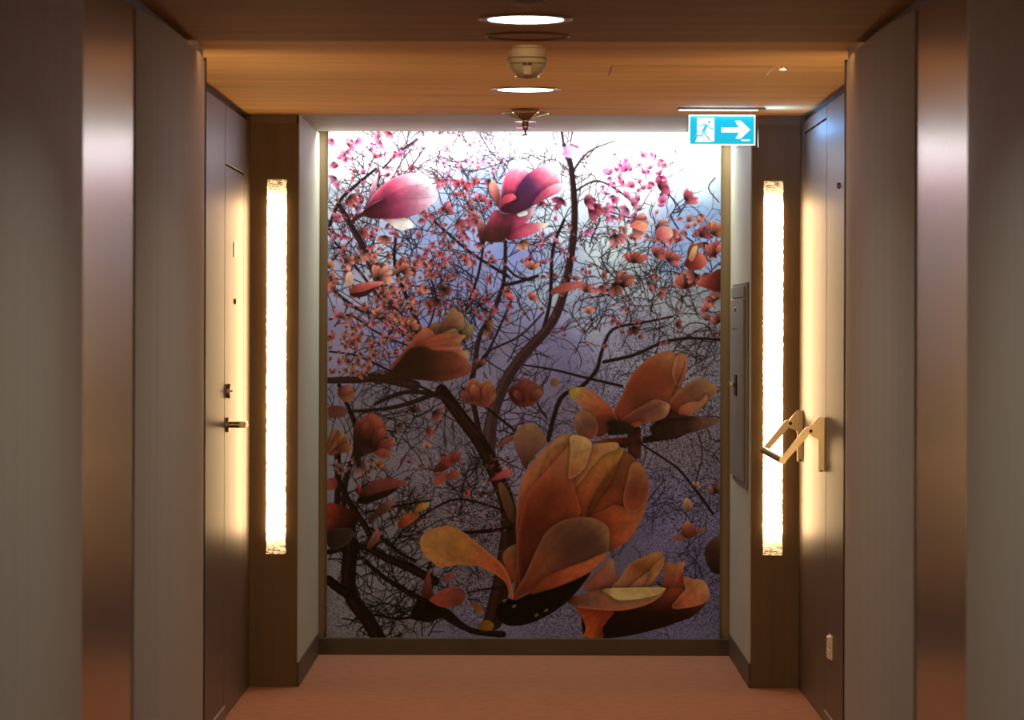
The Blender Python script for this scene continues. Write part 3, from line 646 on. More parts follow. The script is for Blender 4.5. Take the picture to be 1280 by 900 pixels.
    petal(T((200,640),(400,650),(700,600),(850,480),(1000,470),(1120,520),(1190,540),(1170,600),(1080,690),(950,745),(800,795),(600,845),(430,872),(300,872),(200,860)), P1(T,760,500), P1(T,720,830),
          [(0,(96,40,24)),(.25,(62,24,12)),(.5,(34,13,5)),(1,(24,10,4))])
    petal(T((140,630),(300,640),(440,660),(390,730),(350,800),(350,872),(200,865),(215,800),(190,720)), P1(T,330,680), P1(T,230,860), [(0,(100,36,16)),(1,(128,56,22))], dark=[(756,789,6,(44,16,6),.8)])
    petal(T((1000,440),(1000,380),(1080,400),(1150,408),(1190,460),(1203,540),(1160,590),(1050,625),(905,632),(950,550),(1010,480)), P1(T,910,630), P1(T,1150,410), [(0,(84,34,22)),(.3,(126,60,38)),(.7,(124,68,42)),(1,(138,92,60))], edge=(136,82,54), ew=1.5)
    petal(T((50,565),(200,520),(370,478),(600,468),(820,466),(848,490),(800,550),(700,605),(500,652),(300,645),(140,620)), P1(T,60,570), P1(T,840,490), [(0,(60,28,16)),(.2,(92,52,38)),(.45,(112,64,42)),(1,(130,84,50))])
    petal(T((350,482),(600,468),(830,468),(842,490),(780,530),(640,560),(480,570),(420,540)), P1(T,350,490), P1(T,840,490), [(0,(110,72,50)),(.15,(144,112,70)),(1,(140,104,64))])
    stroke(T((150,622),(300,640),(500,648),(690,605),(830,500)), 2, 1, (136,66,40), .7)

    # ---- the large bloom in front
    T = tr(640, 530, 6)
    petal(T((110,340),(60,250),(18,150),(35,50),(110,-5),(190,8),(240,75),(265,140),(190,220),(130,300)), P1(T,110,320), P1(T,110,0), [(0,(66,36,24)),(.4,(92,56,42)),(1,(116,80,54))], dark=[(668,546,5,(84,52,38),.5)])
    T2 = tr(520, 640, 6)
    petal(T2((655,330),(690,270),(765,238),(790,300),(770,480),(720,530),(685,430)), P1(T2,740,520), P1(T2,720,250), [(0,(110,42,22)),(.5,(116,50,28)),(1,(100,66,38))])
    petal(T((20,1285),(45,1000),(35,760),(55,500),(95,380),(165,275),(265,170),(365,88),(440,80),(450,180),(360,300),(260,460),(200,800),(190,1250),(80,1300)), P1(T,90,1200), P1(T,390,80),
          [(0,(66,26,12)),(.3,(84,34,18)),(.55,(116,56,34)),(.8,(128,78,48)),(1,(140,102,62))], edge=(132,74,48), ew=2)
    petal(T((300,200),(600,160),(840,190),(980,330),(1020,520),(950,740),(800,900),(600,950),(300,950),(150,700)), P1(T,500,950), P1(T,600,160), [(0,(84,34,17)),(.5,(108,48,26)),(1,(124,72,40))])
    petal(T((830,190),(905,270),(890,380),(860,520),(810,620),(730,760),(580,700),(560,660),(700,470),(790,290)), P1(T,640,740), P1(T,850,200), [(0,(110,46,24)),(.5,(96,44,22)),(1,(108,62,34))])
    petal(T((1025,500),(1010,620),(950,760),(880,860),(800,920),(720,940),(690,760),(590,690),(700,640),(780,600),(900,640),(980,590)), P1(T,640,700), P1(T,1000,600), [(0,(104,42,22)),(.5,(122,56,30)),(1,(130,76,42))])
    petal(T((895,300),(940,280),(985,310),(1015,390),(1035,470),(1010,580),(940,655),(860,640),(840,540),(870,400)), P1(T,880,660), P1(T,950,285), [(0,(112,50,28)),(.5,(96,46,28)),(1,(126,78,44))], edge=(128,76,44), ew=1.6)
    petal(T((845,180),(790,188),(690,235),(590,345),(475,480),(480,560),(540,690),(580,670),(650,560),(740,430),(800,290)), P1(T,545,690), P1(T,820,190), [(0,(106,42,22)),(.4,(126,64,30)),(1,(136,90,42))], edge=(134,84,42), ew=1.3)
    petal(T((560,700),(620,600),(740,430),(800,300),(780,300),(690,420),(600,560)), P1(T,570,690), P1(T,790,300), [(0,(68,26,12)),(1,(96,52,20))], soft=1.6)
    petal(T((590,165),(690,138),(795,135),(795,185),(700,222),(600,325),(500,450),(450,470),(420,410),(530,330)), P1(T,450,460), P1(T,790,150), [(0,(118,58,34)),(.5,(128,76,44)),(1,(142,98,60))], edge=(138,92,54), ew=1.2)
    petal(T((60,1200),(45,900),(70,720),(130,500),(250,360),(370,220),(440,155),(450,300),(470,460),(520,640),(480,720),(320,790),(230,900),(180,1100),(120,1250)), P1(T,150,1150), P1(T,430,160),
          [(0,(52,19,8)),(.35,(74,29,13)),(.6,(112,48,26)),(.8,(126,66,40)),(1,(136,88,54))], edge=(124,56,34), ew=2, dark=[(690,620,14,(70,28,12),.7),(668,650,14,(60,24,10),.7)])
    petal(T((440,90),(520,84),(590,118),(602,165),(585,230),(545,330),(470,395),(428,400),(432,280),(440,170)), P1(T,440,395), P1(T,540,90), [(0,(122,62,36)),(.4,(130,82,48)),(1,(148,112,70))], edge=(146,108,66), ew=1.5)
    stroke(T((590,180),(550,200),(470,210)), 1.2, .7, (110,66,36), .7)
    stroke(T((440,160),(432,280),(425,390)), 1.4, 1, (92,48,24), .7)
    T = tr(650, 590, 3.91)
    petal(T((-10,600),(120,570),(260,520),(350,480),(300,560),(200,660),(60,735),(-60,745),(-110,690),(-90,640)), P1(T,-60,690), P1(T,340,490), [(0,(18,8,3)),(1,(26,11,4))])
    petal(T((-30,620),(30,500),(75,400),(130,295),(200,240),(290,216),(370,224),(432,262),(442,320),(428,400),(350,482),(200,552),(70,585)), P1(T,20,590), P1(T,420,260),
          [(0,(74,30,16)),(.3,(92,44,26)),(.6,(72,40,27)),(.85,(84,52,36)),(1,(112,74,48))], edge=(112,66,40), ew=2.2, dark=[(735,680,12,(56,30,20),.75),(712,685,10,(58,30,18),.6),(690,672,8,(96,54,38),.5)])
    petal(T((60,590),(120,520),(220,470),(330,430),(432,385),(428,405),(350,482),(220,545),(110,582)), P1(T,80,580), P1(T,430,390), [(0,(86,34,18)),(.5,(122,54,30)),(1,(120,66,36))], soft=1.2)
    # the pale petal reaching left from it
    T = tr(520, 640, 6)
    petal(T((36,230),(60,168),(110,130),(200,108),(285,110),(365,150),(450,220),(560,310),(650,380),(692,450),(722,540),(738,640),(715,640),(688,540),(640,490),(560,440),(480,402),(410,400),(320,392),(190,412),(130,375),(70,320)),
          P1(T,720,620), P1(T,60,220), [(0,(108,44,24)),(.35,(120,56,30)),(.55,(120,70,36)),(1,(126,82,42))], edge=(132,80,44), ew=1.2, dark=[(545,683,4,(104,62,30),.6),(564,684,4,(110,66,34),.5)])
    stroke(T((360,150),(560,315),(690,460),(730,630)), 1.6, 2.2, (138,68,44), .7, soft=.8)
    for (x, y) in ((632, 750), (644, 757), (672, 768), (684, 762)):
        petal([(x - 3, y + 1), (x, y - 2), (x + 3, y - 1), (x, y + 2)], (x - 3, y), (x + 3, y), [(0, (70,48,40)), (1, (84,62,56))])
    # printed grain
    C *= (1 + (rs.rand(H, W) - .5) * .05)[..., None]
    gm = np.interp(GY, [160, 200, 230, 265, 420, 800], [1.6, 1.5, 1.3, 1.12, 1.13, 1.13])[:, None, None]
    C = 255 * (np.clip(C, 0, 255) / 255) ** gm
    C[..., 2] *= np.interp(GY, [300, 450, 800], [1., .94, .92])[:, None]
    return np.clip(C, 0, 255)


# ---------------------------------------------------------------- the room shell
YB = -1.6
struct(MB().box((-1.3, YB, -.1), (1.3, 13.4, 0)).build('floor', 'carpet'), 'terracotta carpet running the whole corridor', 'floor')
struct(MB().box((-1.3, STEP_Y, ZC), (1.3, D1 + .0, ZC + .15)).build('ceiling', 'ceiling'), 'warm brown ceiling between the two doors', 'ceiling')
o = struct(MB().box((-1.3, YB, ZC2), (1.3, STEP_Y, ZC + .15)).build('trim_1', 'ceiling_near'), 'lower brown ceiling panel nearest the viewer, shade put into its colour', 'ceiling')
struct(MB().box((-NW - .02, D1 + .012, ZC), (NW + .02, 13.03, ZC + .15)).build('trim_2', 'niche_ceiling'), 'pale ceiling strip in front of the mural', 'ceiling')
struct(MB().box((-NW - .02, D1, ZC + .012), (NW + .02, D1 + .012, ZC + .15)).build('trim_3', 'gap'), 'thin dark joint in the ceiling over the columns', 'trim')
struct(MB().box((-1.3, 13.03, ZC + .15), (1.3, 13.4, ZC + .2)).build('trim_4', 'gap'), 'dark top of the light slot over the mural', 'trim')
# back wall behind the mural, dark brown border showing left, right and below
struct(MB().box((-1.3, 13.215, 0), (1.3, 13.4, ZC + .15)).build('wall_back', 'frame_brown'), 'brown end wall of the corridor behind the mural', 'wall')
struct(MB().box((-NW, 13.165, 0), (NW, 13.215, .072), .003).build('baseboard_back', 'skirting'), 'dark skirting under the mural', 'baseboard')
struct(MB().box((-1.3, YB - .1, 0), (1.3, YB, ZC + .15)).build('wall_front', 'grey_paint'), 'grey wall closing the corridor behind the viewer', 'wall')
for s, side in ((-1, 'left'), (1, 'right')):
    # corridor wall: grey panels and brushed steel strips in turn, ending where the door recess begins
    wl = MB().box((s * (HW + .012), YB, 0), (s * 1.3, NEAR_END - .004, ZC + .1)).build('wall_' + side, 'gap')
    struct(wl, 'corridor wall on the %s, grey panels with brushed steel strips' % side, 'wall')
    edges = [7.49 - 2.46 * k for k in range(5)]
    def bowed(y0, y1):            # softly bowed panel, flush with its neighbours at both ends
        n = 24
        pts = [(s * (HW + .012), y0)] + [(s * (HW - .03 + .03 * abs(2 * k / n - 1) ** 3), y0 + (y1 - y0) * k / n) for k in range(n + 1)] + [(s * (HW + .012), y1)]
        return MB().prism(pts, 2, 0, ZC - .05).build('wall_panel', 'grey_paint', wl, 30)
    bowed(7.49, NEAR_END)
    for e in edges:
        lo = max(e - 2.46, YB)
        if e - .89 > YB:
            MB().box((s * (HW + .004), e - .89, 0), (s * (HW + .012), e, ZC - .05)).build('steel_strip', 'steel', wl)['label'] = 'brushed steel strip'
            bowed(lo, e - .89)
    MB().box((s * (HW - .004), NEAR_END + .0005, 0), (s * (HW + .016), NEAR_END + .010, ZC - .03)).build('edge_strip', 'black', wl)
    struct(MB().box((s * HW, YB, ZC - .05), (s * (HW + .05), NEAR_END - .05, ZC + .005)).build('trim_%d' % (5 if s < 0 else 6), 'trim'), 'slim brown strip along the top of the %s corridor wall' % side, 'trim')
    # column beside the mural niche
    c = MB().box((s * NW, D1, 0), (s * 1.3, 13.215, ZC - .036)).build('wall_column_' + side, 'column')
    struct(c, 'dark brown column beside the mural niche on the %s' % side, 'wall')
    MB().box((s * (NW + .006), D1 + .006, ZC - .036), (s * 1.29, 13.2, ZC + .1)).build('top_trim', 'trim', c)
    MB().box((s * (NW - .004), D1 + .012, .09), (s * NW, 13.2, ZC)).build('niche_lining', 'niche_paint', c)
    struct(MB().box((s * (NW - .009), D1 + .004, 0), (s * NW, 13.165, .095), .002).build('baseboard_niche_' + side, 'skirting'), 'dark skirting on the %s side of the mural niche' % side, 'baseboard')
    # door recess: backing, side panels, door, panel over it
    dw = MB().box((s * (RW + .022), NEAR_END - .004, 0), (s * 1.3, D1, ZC + .1)).build('wall_recess_' + side, 'gap')
    struct(dw, 'brown lacquered door recess wall on the %s' % side, 'wall')
    zt = ZC - .034
    ztr = 1.985 if s < 0 else 2.152
    y0, y1 = (10.99, 11.72) if s < 0 else (10.94, 11.86)
    MB().box((s * RW, NEAR_END + .02, 0), (s * (RW + .022), y0 - .0105, zt), .001).build('side_panel', 'lacquer', dw)
    MB().box((s * RW, y1 + .0105, 0), (s * (RW + .022), D1 - .002, zt), .001).build('side_panel', 'lacquer', dw)
    MB().box((s * RW, y0, ztr + .008), (s * (RW + .022), y1, zt), .002).build('over_panel', 'lacquer', dw)
    MB().box((s * (RW - .0008), y0 - .010, 0), (s * (RW + .01), y0 + .0012, zt), .0005).build('jamb', 'lacquer', dw)
    MB().box((s * (RW - .0008), y1 - .0012, 0), (s * (RW + .01), y1 + .010, zt), .002).build('jamb', 'lacquer', dw)
    d = MB().box((s * RW, y0 + .0018, .006), (s * (RW + .022), y1 - .0018, ztr), .0006).build('door_1' if s < 0 else 'door_2', 'lacquer')
    struct(d, 'brown lacquered door on the left with lever handle and peephole' if s < 0 else 'taller brown lacquered door on the right with push bar', 'door')
    DOOR = (DOOR[0], d) if s > 0 else (d, None)
    struct(MB().box((s * (RW - .008), NEAR_END + .02, 0), (s * RW, y0 - .015, .052), .002).build('baseboard_' + side, 'trim'), 'low skirting beside the %s door' % side, 'baseboard')

# ---------------------------------------------------------------- door furniture
def lever():
    d = DOOR[0]
    c = px(286, 532, 11.07)
    x0 = -RW
    rose = MB().lathe([(0, 0), (.027, 0), (.027, .006), (.025, .009), (.0, .009)], (x0, c.y, c.z), 'X', 32).build('handle_rose', 'bronze', d, 40)
    h = MB().lathe([(0, 0), (.0115, 0), (.0115, .062), (.0, .062)], (x0 + .006, c.y, c.z), 'X', 24)
    h.tube([(x0 + .0565, c.y - .012, c.z), (x0 + .0565, c.y + .004, c.z), (x0 + .0565, c.y + .05, c.z), (x0 + .0565, c.y + .12, c.z)], .0115, 14)
    h.build('lever_handle', 'bronze', d, 40)
    # turn lock on an oval plate
    c = px(284.5, 490, 11.07)
    MB().prism([(c.y + .017 * math.cos(a), c.z + .026 * math.sin(a)) for a in [2 * PI * k / 28 for k in range(28)]], 0, x0, x0 + .013, .002).build('lock_plate', 'bronze', d, 40)
    MB().box((x0 + .013, c.y - .012, c.z - .0035), (x0 + .022, c.y + .012, c.z + .0035), .001).build('lock_turn', 'bronze', d)
    c = px(294, 378, 11.35)
    p = MB().lathe([(0, 0), (.011, 0), (.010, .005), (.006, .006), (.0, .006)], (x0, c.y, c.z), 'X', 24).build('peephole', 'black', d, 40)
    p['label'] = 'dark round peephole'
    c = px(293, 313.5, 11.35)
    MB().box((x0, c.y - .045, c.z - .028), (x0 + .003, c.y + .045, c.z + .028), .001).build('door_plate', 'bronze', d)


lever()


def push_bar():
    d = DOOR[1]
    sc = 1 / 9 / 349.
    def DZ(zx, zy):             # zoomed drawing of the near bracket -> distance from the door, height
        return (-(RW - (770 - zx) * sc), 1.42 - (500 + zy / 9 - 405) / 349.)
    root = thing('push_bar', 'brass coloured push bar on two brackets across the right door', 'push bar', (RW, 11.4, 1.0))
    for Y, nm in ((11.0, 'near'), (11.84, 'far')):
        plate = [(770, 190), (735, 176), (700, 182), (640, 250), (592, 318), (590, 365), (625, 398), (690, 425), (702, 450), (702, 800), (770, 800)]
        b = MB().prism([(-DZ(*p)[0], DZ(*p)[1]) for p in plate], 1, Y - .009, Y + .009, .0015).build('bracket', 'satin_steel', root, 40)
        sx, sz = DZ(618, 338)
        MB().lathe([(0, -.0115), (.0065, -.0115), (.0065, -.008), (0, -.008)], (-sx, Y, sz), 'Y', 20).build('screw', 'black', b, 40)
        sx, sz = DZ(738, 785)
        MB().lathe([(0, -.0110), (.004, -.0110), (.004, -.008), (0, -.008)], (-sx, Y, sz), 'Y', 16).build('screw', 'black', b, 40)
        arm = [(600, 290), (560, 300), (330, 585), (285, 640), (275, 680), (300, 700), (330, 690), (590, 400), (600, 370)]
        MB().prism([(-DZ(*p)[0], DZ(*p)[1]) for p in arm], 1, Y - .006, Y + .006, .002).build('arm', 'satin_steel', root, 40)
    cx, cz = DZ(302, 668)
    MB().lathe([(0, 10.985), (.013, 10.985), (.0135, 10.99), (.0135, 11.85), (.013, 11.855), (0, 11.855)], (-cx, 0, cz), 'Y', 24).build('bar', 'satin_steel', root, 40)


push_bar()

# socket low on the right recess wall
c = px(1041, 808, 10.72)
t = thing('wall_socket', 'small pale socket plate low on the wall before the right door', 'socket', (RW, c.y, c.z))
MB().box((RW - .006, c.y - .042, c.z - .042), (RW, c.y + .042, c.z + .042), .002).build('frame', 'white_plastic', t)
MB().box((RW - .014, c.y - .036, c.z + .002), (RW - .006, c.y + .036, c.z + .038), .002).build('cover', 'white_plastic', t)
MB().box((RW - .014, c.y - .036, c.z - .038), (RW - .006, c.y + .036, c.z - .002), .002).build('cover', 'white_plastic', t)

# ---------------------------------------------------------------- glowing wall lamps in the columns
for s, side in ((-1, 'left'), (1, 'right')):
    xc, zc = s * .970, 1.250
    t = thing('wall_lamp', 'tall slim glowing wall lamp set in the %s column' % side, 'lamp', (xc, D1, zc), 'wall lamps in the columns')
    hw, hh = .0375, .730
    for e in (-1, 1):
        MB().box((xc - hw, D1 - .004, zc + e * (hh + .003)), (xc + hw, D1 - .0, zc + e * (hh - .001))).build('end_strip', 'chrome', t)
    # crushed, uneven glass
    b = bmesh.new(); nx, nz = 7, 150
    g = [[b.verts.new(((i / nx - .5) * 2 * hw + (random.uniform(-.0016, .0016) if i in (0, nx) else 0), -.010 + random.uniform(-.004, .004) if 0 < i < nx else -.001, (j / nz - .5) * 2 * hh)) for i in range(nx + 1)] for j in range(nz + 1)]
    back = [[b.verts.new((g[j][i].co.x, .0005, g[j][i].co.z)) for i in (0, nx)] for j in range(nz + 1)]
    for j in range(nz):
        for i in range(nx):
            b.faces.new((g[j][i], g[j][i + 1], g[j + 1][i + 1], g[j + 1][i]))
        b.faces.new((back[j][0], g[j][0], g[j + 1][0], back[j + 1][0]))
        b.faces.new((g[j][nx], back[j][1], back[j + 1][1], g[j + 1][nx]))
    mb = MB(); mb.b.free(); mb.b = b
    o = mb.build('glass', 'lamp')
    o.location = (xc, D1 - .001, zc)
    o.parent = t; o.matrix_parent_inverse = t.matrix_basis.inverted()

# ---------------------------------------------------------------- ceiling things
for i, y in enumerate(DOWN_Y):
    zc = ZC if y > STEP_Y else ZC2
    t = thing('downlight', ['round glowing downlight nearer the mural, just behind the smoke detector', 'larger looking round glowing downlight nearest the viewer'][i], 'downlight', (0, y, zc), 'round ceiling downlights')
    MB().lathe([(.095, 0), (.122, 0), (.122, -.003), (.119, -.006), (.102, -.006), (.097, -.003), (.095, 0)], (0, y, zc), 'Z', 64).build('trim_ring', 'ring', t, 40)
    MB().lathe([(0, -.0035), (.097, -.0035), (.097, -.0005), (0, -.0005)], (0, y, zc), 'Z', 64).build('diffuser', 'disc', t, 40)


def detector(y, z, label):
    t = thing('smoke_detector', label, 'smoke detector', (.005, y, z), 'ceiling smoke detectors')
    MB().lathe([(0, 0), (.044, 0), (.044, -.006), (.055, -.010), (.058, -.030), (.057, -.036), (0, -.036)], (.005, y, z), 'Z', 48).build('base', 'detector', t, 35)
    body = MB().lathe([(0, -.035), (.0585, -.036), (.0585, -.042), (.054, -.060), (.044, -.078), (.030, -.090), (.018, -.095), (0, -.096)], (.005, y, z), 'Z', 48).build('body', 'detector', t, 35)
    MB().lathe([(.0590, -.0355), (.0600, -.037), (.0590, -.0385), (.0590, -.0355)], (.005, y, z), 'Z', 48).build('ridge', 'bronze', body)
    MB().lathe([(.0560, -.0525), (.0570, -.0535), (.0552, -.0550), (.0560, -.0525)], (.005, y, z), 'Z', 48).build('ridge', 'bronze', body)
    for k in range(-1, 2, 2):
        MB().box((.005 + k * .0075 - .0065, y - .0570, z - .060), (.005 + k * .0075 + .0065, y - .040, z - .052), .001).build('vent', 'black', body)
    MB().box((.005 - .012, y - .052, z - .088), (.005 + .012, y - .030, z - .062), .002).build('test_tab', 'detector', body)
    for k in (-1, 1):
        MB().lathe([(0, 0), (.005, 0), (.005, -.006), (0, -.006)], (.005 + k * .031, y - .012, z - .088), 'Z', 12).build('indicator', 'chrome', body, 40)


detector(9.02, ZC, 'cream smoke detector with black vents hanging between the two downlights')
detector(6.72, ZC2, 'smoke detector cut off at the top edge over the nearest downlight')

# sprinkler
y, z = 11.66, ZC
t = thing('sprinkler', 'sprinkler with thin wire ring hanging from the ceiling in front of the mural top', 'sprinkler', (0, y, z))
MB().lathe([(.082, -.0165), (.0855, -.013), (.089, -.0165), (.0855, -.020), (.082, -.0165)], (0, y, z), 'Z', 56).build('ring', 'chrome', t, 60)
MB().lathe([(0, 0), (.056, 0), (.050, -.008), (.020, -.036), (.018, -.040), (0, -.040)], (0, y, z), 'Z', 40).build('cone', 'trim', t, 40)
MB().lathe([(0, -.046), (.041, -.046), (.041, -.0485), (0, -.0485)], (0, y, z), 'Z', 40).build('collar', 'chrome', t, 40)
MB().lathe([(0, -.0405), (.012, -.0405), (.012, -.066), (0, -.066)], (0, y, z), 'Z', 20).build('nozzle', 'bronze', t, 40)
MB().lathe([(0, -.069), (.037, -.069), (.037, -.0715), (0, -.0715)], (0, y, z), 'Z', 40).build('deflector', 'chrome', t, 40)
MB().lathe([(0, -.066), (.011, -.066), (.010, -.078), (.0035, -.082), (.0035, -.096), (.011, -.098), (.011, -.101), (0, -.101)], (0, y, z), 'Z', 24).build('tip', 'bronze', t, 40)
for k in range(6):
    a = k * PI / 3 + .12
    c_, s_ = math.cos(a), math.sin(a)
    MB().tube([(c_ * .012, y + s_ * .012, z - .039), (c_ * .035, y + s_ * .035, z - .032), (c_ * .060, y + s_ * .060, z - .024), (c_ * .0855, y + s_ * .0855, z - .0165)], .0022, 8).build('arm', 'chrome', t, 50)

# flush round cover just before the ceiling step
y = 8.44
tag(MB().lathe([(.110, 0), (.118, 0), (.118, -.003), (.113, -.005), (.108, -.003), (.108, 0)], (.005, y, ZC2), 'Z', 48).build('ceiling_ring', 'trim', None, 40), 'thin unlit brown ring flush in the ceiling between downlight and smoke detector', 'ceiling ring')
# access panel: a hatch with a fine raised edge
a, b_ = px(764, 82, 9.70), px(972, 94, 10.08)
t = thing('access_panel', 'flush rectangular hatch in the brown ceiling to the right of the smoke detector', 'hatch', (.52, 9.9, ZC))
MB().box((.27, 9.70, ZC - .0006), (.79, 10.08, ZC)).build('frame', 'trim', t)
MB().box((.275, 9.705, ZC - .0022), (.785, 10.075, ZC - .0006), .0008).build('panel', 'ceiling', t)
c = px(978, 84.5, 9.775)
t = thing('led_spot', 'tiny lit spot in the ceiling beside the hatch, right side', 'light', (c.x, c.y, ZC))
MB().lathe([(0, 0), (.011, 0), (.011, -.004), (.009, -.0055), (0, -.0055)], (c.x, c.y, ZC), 'Z', 24).build('lens', 'led', t, 40)
MB().lathe([(.011, 0), (.015, 0), (.014, -.003), (.011, -.003), (.011, 0)], (c.x, c.y, ZC), 'Z', 24).build('bezel', 'chrome', t, 40)

# ---------------------------------------------------------------- exit sign
SY = 11.56
def sp(x, y):
    v = px(x, y, SY); return (v.x, v.z)
t = thing('exit_sign', 'cyan lit escape route sign with running figure and arrow hanging from ceiling', 'sign', (px(901, 140, SY).x, SY, ZC))
(xa, za), (xb, zb) = sp(846, 134), sp(956, 137.2)
MB().box((xa, SY - .022, zb), (xb, SY + .022, ZC), .002).build('housing', 'bronze', t)
(xa, za), (xb, zb) = sp(848, 136.9), sp(946, 137.9)
MB().box((xa, SY - .023, zb), (xb, SY - .004, za + .0), .0005).build('light_strip', 'ledbar', t)
(xa, za), (xb, zb) = sp(857, 137.2), sp(947, 183.5)
ac = MB().box((xa, SY - .004, zb), (xb, SY + .004, za), .0008).build('acrylic_panel', 'acrylic', t)
(xc, zc_), (xd, zd) = sp(860, 143), sp(943.3, 181)
MB().box((xc, SY - .0058, zd), (xd, SY - .0042, zc_)).build('sign_border', 'sign_white', t)
(xc, zc_), (xd, zd) = sp(861.8, 144.6), sp(941.8, 179.4)
face = MB().box((xc, SY - .0066, zd), (xd, SY - .0056, zc_)).build('sign_face', 'sign_blue', t)
Z8 = lambda x, y: sp(840 + x / 10.667, 120 + y / 10.667)
def flat(name, m, pts, d0, d1):
    return MB().prism([Z8(*p) for p in pts], 1, SY - d1, SY - d0).build(name, m, face)
flat('arrow', 'sign_white', [(650, 415), (885, 415), (830, 322), (905, 322), (1032, 441), (905, 562), (838, 562), (890, 478), (650, 478)], .0065, .0074)
flat('doorway', 'sign_white', [(325, 285), (555, 285), (555, 600), (470, 600), (445, 585), (325, 585)], .0065, .0071)
flat('threshold', 'sign_white', [(325, 560), (480, 560), (520, 606), (300, 606)], .0065, .0072)
flat('small_print', 'sign_white', [(915, 575), (1030, 575), (1030, 592), (915, 592)], .0065, .0072)
fig = MB()
def limb(pts, w):
    for (x0, y0), (x1, y1) in zip(pts, pts[1:]):
        L = math.hypot(x1 - x0, y1 - y0); ux, uy = (x1 - x0) / L, (y1 - y0) / L
        q = [(x0 - ux * w * .35 - uy * w / 2, y0 - uy * w * .35 + ux * w / 2), (x0 - ux * w * .35 + uy * w / 2, y0 - uy * w * .35 - ux * w / 2),
             (x1 + ux * w * .35 + uy * w / 2, y1 + uy * w * .35 - ux * w / 2), (x1 + ux * w * .35 - uy * w / 2, y1 + uy * w * .35 + ux * w / 2)]
        fig.prism([Z8(*p) for p in q], 1, SY - .0079, SY - .0069)
limb([(450, 385), (408, 470)], 46)
limb([(440, 375), (395, 368), (352, 410)], 16)
limb([(462, 382), (500, 428), (572, 436)], 16)
limb([(405, 470), (388, 525), (302, 526)], 20)
limb([(415, 475), (450, 520), (500, 585)], 20)
fig.prism([Z8(487 + 20 * math.cos(k * PI / 8), 340 + 20 * math.sin(k * PI / 8)) for k in range(16)], 1, SY - .0079, SY - .0069)
fig.build('running_figure', 'sign_grey', face)

# ---------------------------------------------------------------- cabinet on the right wall of the niche
X = NW - .004
ya, yb, z0, z1 = 12.10, 12.87, .772, 1.588
t = thing('wall_cabinet', 'tall flat grey service cabinet on the right side wall of the niche', 'cabinet', (X, 12.48, z0))
MB().box((X - .012, ya, z0), (X, yb, z1), .003).build('frame', 'cabinet', t)
dr = MB().box((X - .022, ya + .03, z0 + .025), (X - .012, yb - .02, z1 - .065), .003).build('cabinet_door', 'cabinet', t)
MB().box((X - .020, ya + .03, z1 - .058), (X - .012, yb - .02, z1 - .015), .002).build('top_rail', 'cabinet', t)
c = px(926, 480.5, 12.5)
MB().box((X - .028, c.y - .05, c.z - .042), (X - .022, c.y + .05, c.z + .042), .002).build('latch_plate', 'black', dr)
MB().box((X - .05, c.y - .012, c.z - .004), (X - .028, c.y + .075, c.z + .012), .003).build('latch', 'satin_steel', dr)
c = px(923, 386, 12.55)
MB().lathe([(0, 0), (.010, 0), (.008, -.004), (0, -.004)], (X - .022, c.y, c.z), 'X', 16).build('lock', 'bronze', dr, 40)
c = px(924, 410, 12.6)
MB().box((X - .0235, c.y - .16, c.z - .002), (X - .022, c.y + .16, c.z + .003)).build('label_strip', 'satin_steel', dr)

# small dark stud high on the right recess wall
c = px(1048, 231, 10.48)
tag(MB().lathe([(0, 0), (.011, 0), (.011, -.006), (.007, -.010), (0, -.010)], (RW, c.y, c.z), 'X', 20).build('wall_stud', 'lacquer', None, 40), 'small dark stud high on the wall before the right door', 'stud')

# ---------------------------------------------------------------- mural: printed picture on a panel
PIC = paint_mural()
YM = 13.18
def mx(x): return (x - VX - .5) * YM / F
def mz(y): return EYE - (y - VY) * YM / F
# how the slot light and the lamps fall on it: the print's own colours are the photographed ones divided by this
yy = MY0 + (np.arange(PIC.shape[0]) + .5) / MR
lin = np.where(PIC / 255. <= .04045, PIC / 255. / 12.92, ((PIC / 255. + .055) / 1.055) ** 2.4)
ILL = np.stack([np.interp(yy, ILL_Y, [q[c] for q in ILL_V]) for c in range(3)], -1)[:, None, :]
alb = np.clip(lin / ILL, .004, .92)
H_, W_ = alb.shape[:2]
me = bpy.data.meshes.new('mural')
xs = np.array([mx(MX0 + i * (MX1 - MX0) / (W_ - 1)) for i in range(W_)]); zs = np.array([mz(MY0 + j * (MY1 - MY0) / (H_ - 1)) for j in range(H_)])
co = np.zeros((H_, W_, 3), np.float32); co[..., 0] = xs[None, :]; co[..., 1] = YM; co[..., 2] = zs[:, None]
me.vertices.add(H_ * W_); me.vertices.foreach_set('co', co.ravel())
idx = np.arange(H_ * W_).reshape(H_, W_)
q = np.stack([idx[:-1, :-1], idx[1:, :-1], idx[1:, 1:], idx[:-1, 1:]], -1).reshape(-1, 4)
me.loops.add(q.size); me.loops.foreach_set('vertex_index', q.ravel().astype(np.int32))
me.polygons.add(len(q)); me.polygons.foreach_set('loop_start', np.arange(0, q.size, 4, dtype=np.int32))
me.update(calc_edges=True)
ca = me.color_attributes.new('print', 'FLOAT_COLOR', 'POINT')
ca.data.foreach_set('color', np.concatenate([alb, np.ones((H_, W_, 1))], -1).astype(np.float32).ravel())
mm = bpy.data.materials.new('mural print'); mm.use_nodes = True
nt = mm.node_tree; bs = nt.nodes['Principled BSDF']; at = nt.nodes.new('ShaderNodeAttribute'); at.attribute_name = 'print'
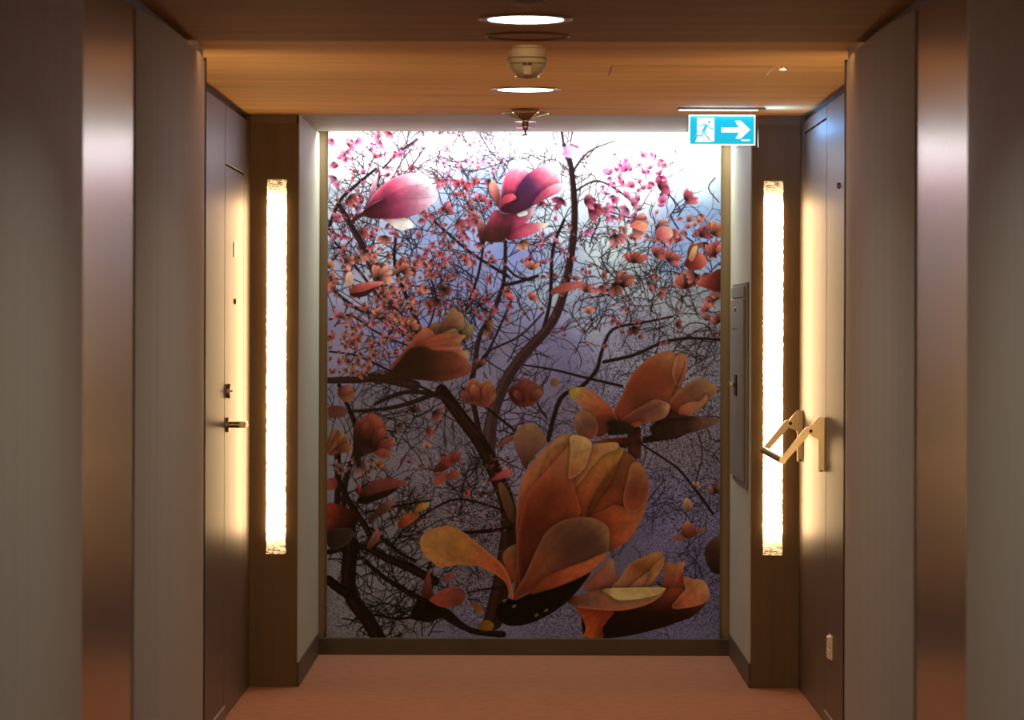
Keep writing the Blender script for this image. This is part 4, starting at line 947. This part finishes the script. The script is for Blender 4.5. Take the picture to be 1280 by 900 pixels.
nt.links.new(at.outputs['Color'], bs.inputs['Base Color']); bs.inputs['Roughness'].default_value = .6; bs.inputs['Specular IOR Level'].default_value = .04
me.materials.append(mm)
t = thing('mural', 'tall magnolia blossom photo mural on the end wall', 'mural', (0, YM, mz(MY1)))
p = bpy.data.objects.new('print', me); COL.objects.link(p); p.parent = t; p.matrix_parent_inverse = t.matrix_basis.inverted()
MB().box((mx(MX0), YM + .0005, mz(MY1)), (mx(MX1), 13.215, mz(MY0))).build('panel', 'frame_brown', t)

# ---------------------------------------------------------------- lamps hidden in the building
def area(name, loc, rot, sx, sy, power, col, spread=PI, shape='RECTANGLE'):
    l = bpy.data.lights.new(name, 'AREA'); l.shape = shape; l.size = sx
    if shape == 'RECTANGLE': l.size_y = sy
    l.energy = power; l.color = col; l.spread = spread
    o = bpy.data.objects.new(name, l); COL.objects.link(o); o.location = loc; o.rotation_euler = rot
    return o


# linear light in the slot over the mural
area('slot_light', (0, 13.07, ZC + .012), (math.radians(4), 0, 0), 1.66, .03, E_WASH, (.95, 1, .94))
# more of the same downlights further back along the corridor
for y in (10.66, 7.96, 5.6, 3.2, .8):
    area('corridor_downlight', (0, y, (ZC if y > STEP_Y else ZC2) - .0045), (0, 0, 0), .19, .19, (1.0 if y > 6 else 1.5) * E_DOWN * PI * PI * .095 ** 2, (.96, 1, .95), 2.3, shape='DISK')
# the facing pair of wall lamps at the near end of the recess, looking at the doors
for s in (-1, 1):
    area('facing_lamp', (s * 1.01, NEAR_END + .016, 1.25), (PI / 2, 0, 0), .07, 1.44, E_LAMP * PI * .07 * 1.44 * 1.3, WARM)
# spill of the exit sign's own led strip over the ceiling
area('sign_spill', (px(901, 140, SY).x, SY - .045, ZC - .045), (PI, 0, 0), .25, .03, E_SIGN, (.22, .42, 1))
area('sign_spill', (px(949, 140, SY).x, SY - .01, ZC - .075), (0, -PI / 2, 0), .03, .04, 1.1, (.18, .45, 1))
# warm strip tucked behind the ceiling step, washing the higher ceiling
area('cove_strip', (0, STEP_Y + .004, ZC - .011), (math.radians(100), 0, 0), 1.8, .014, E_COVE, WARM)
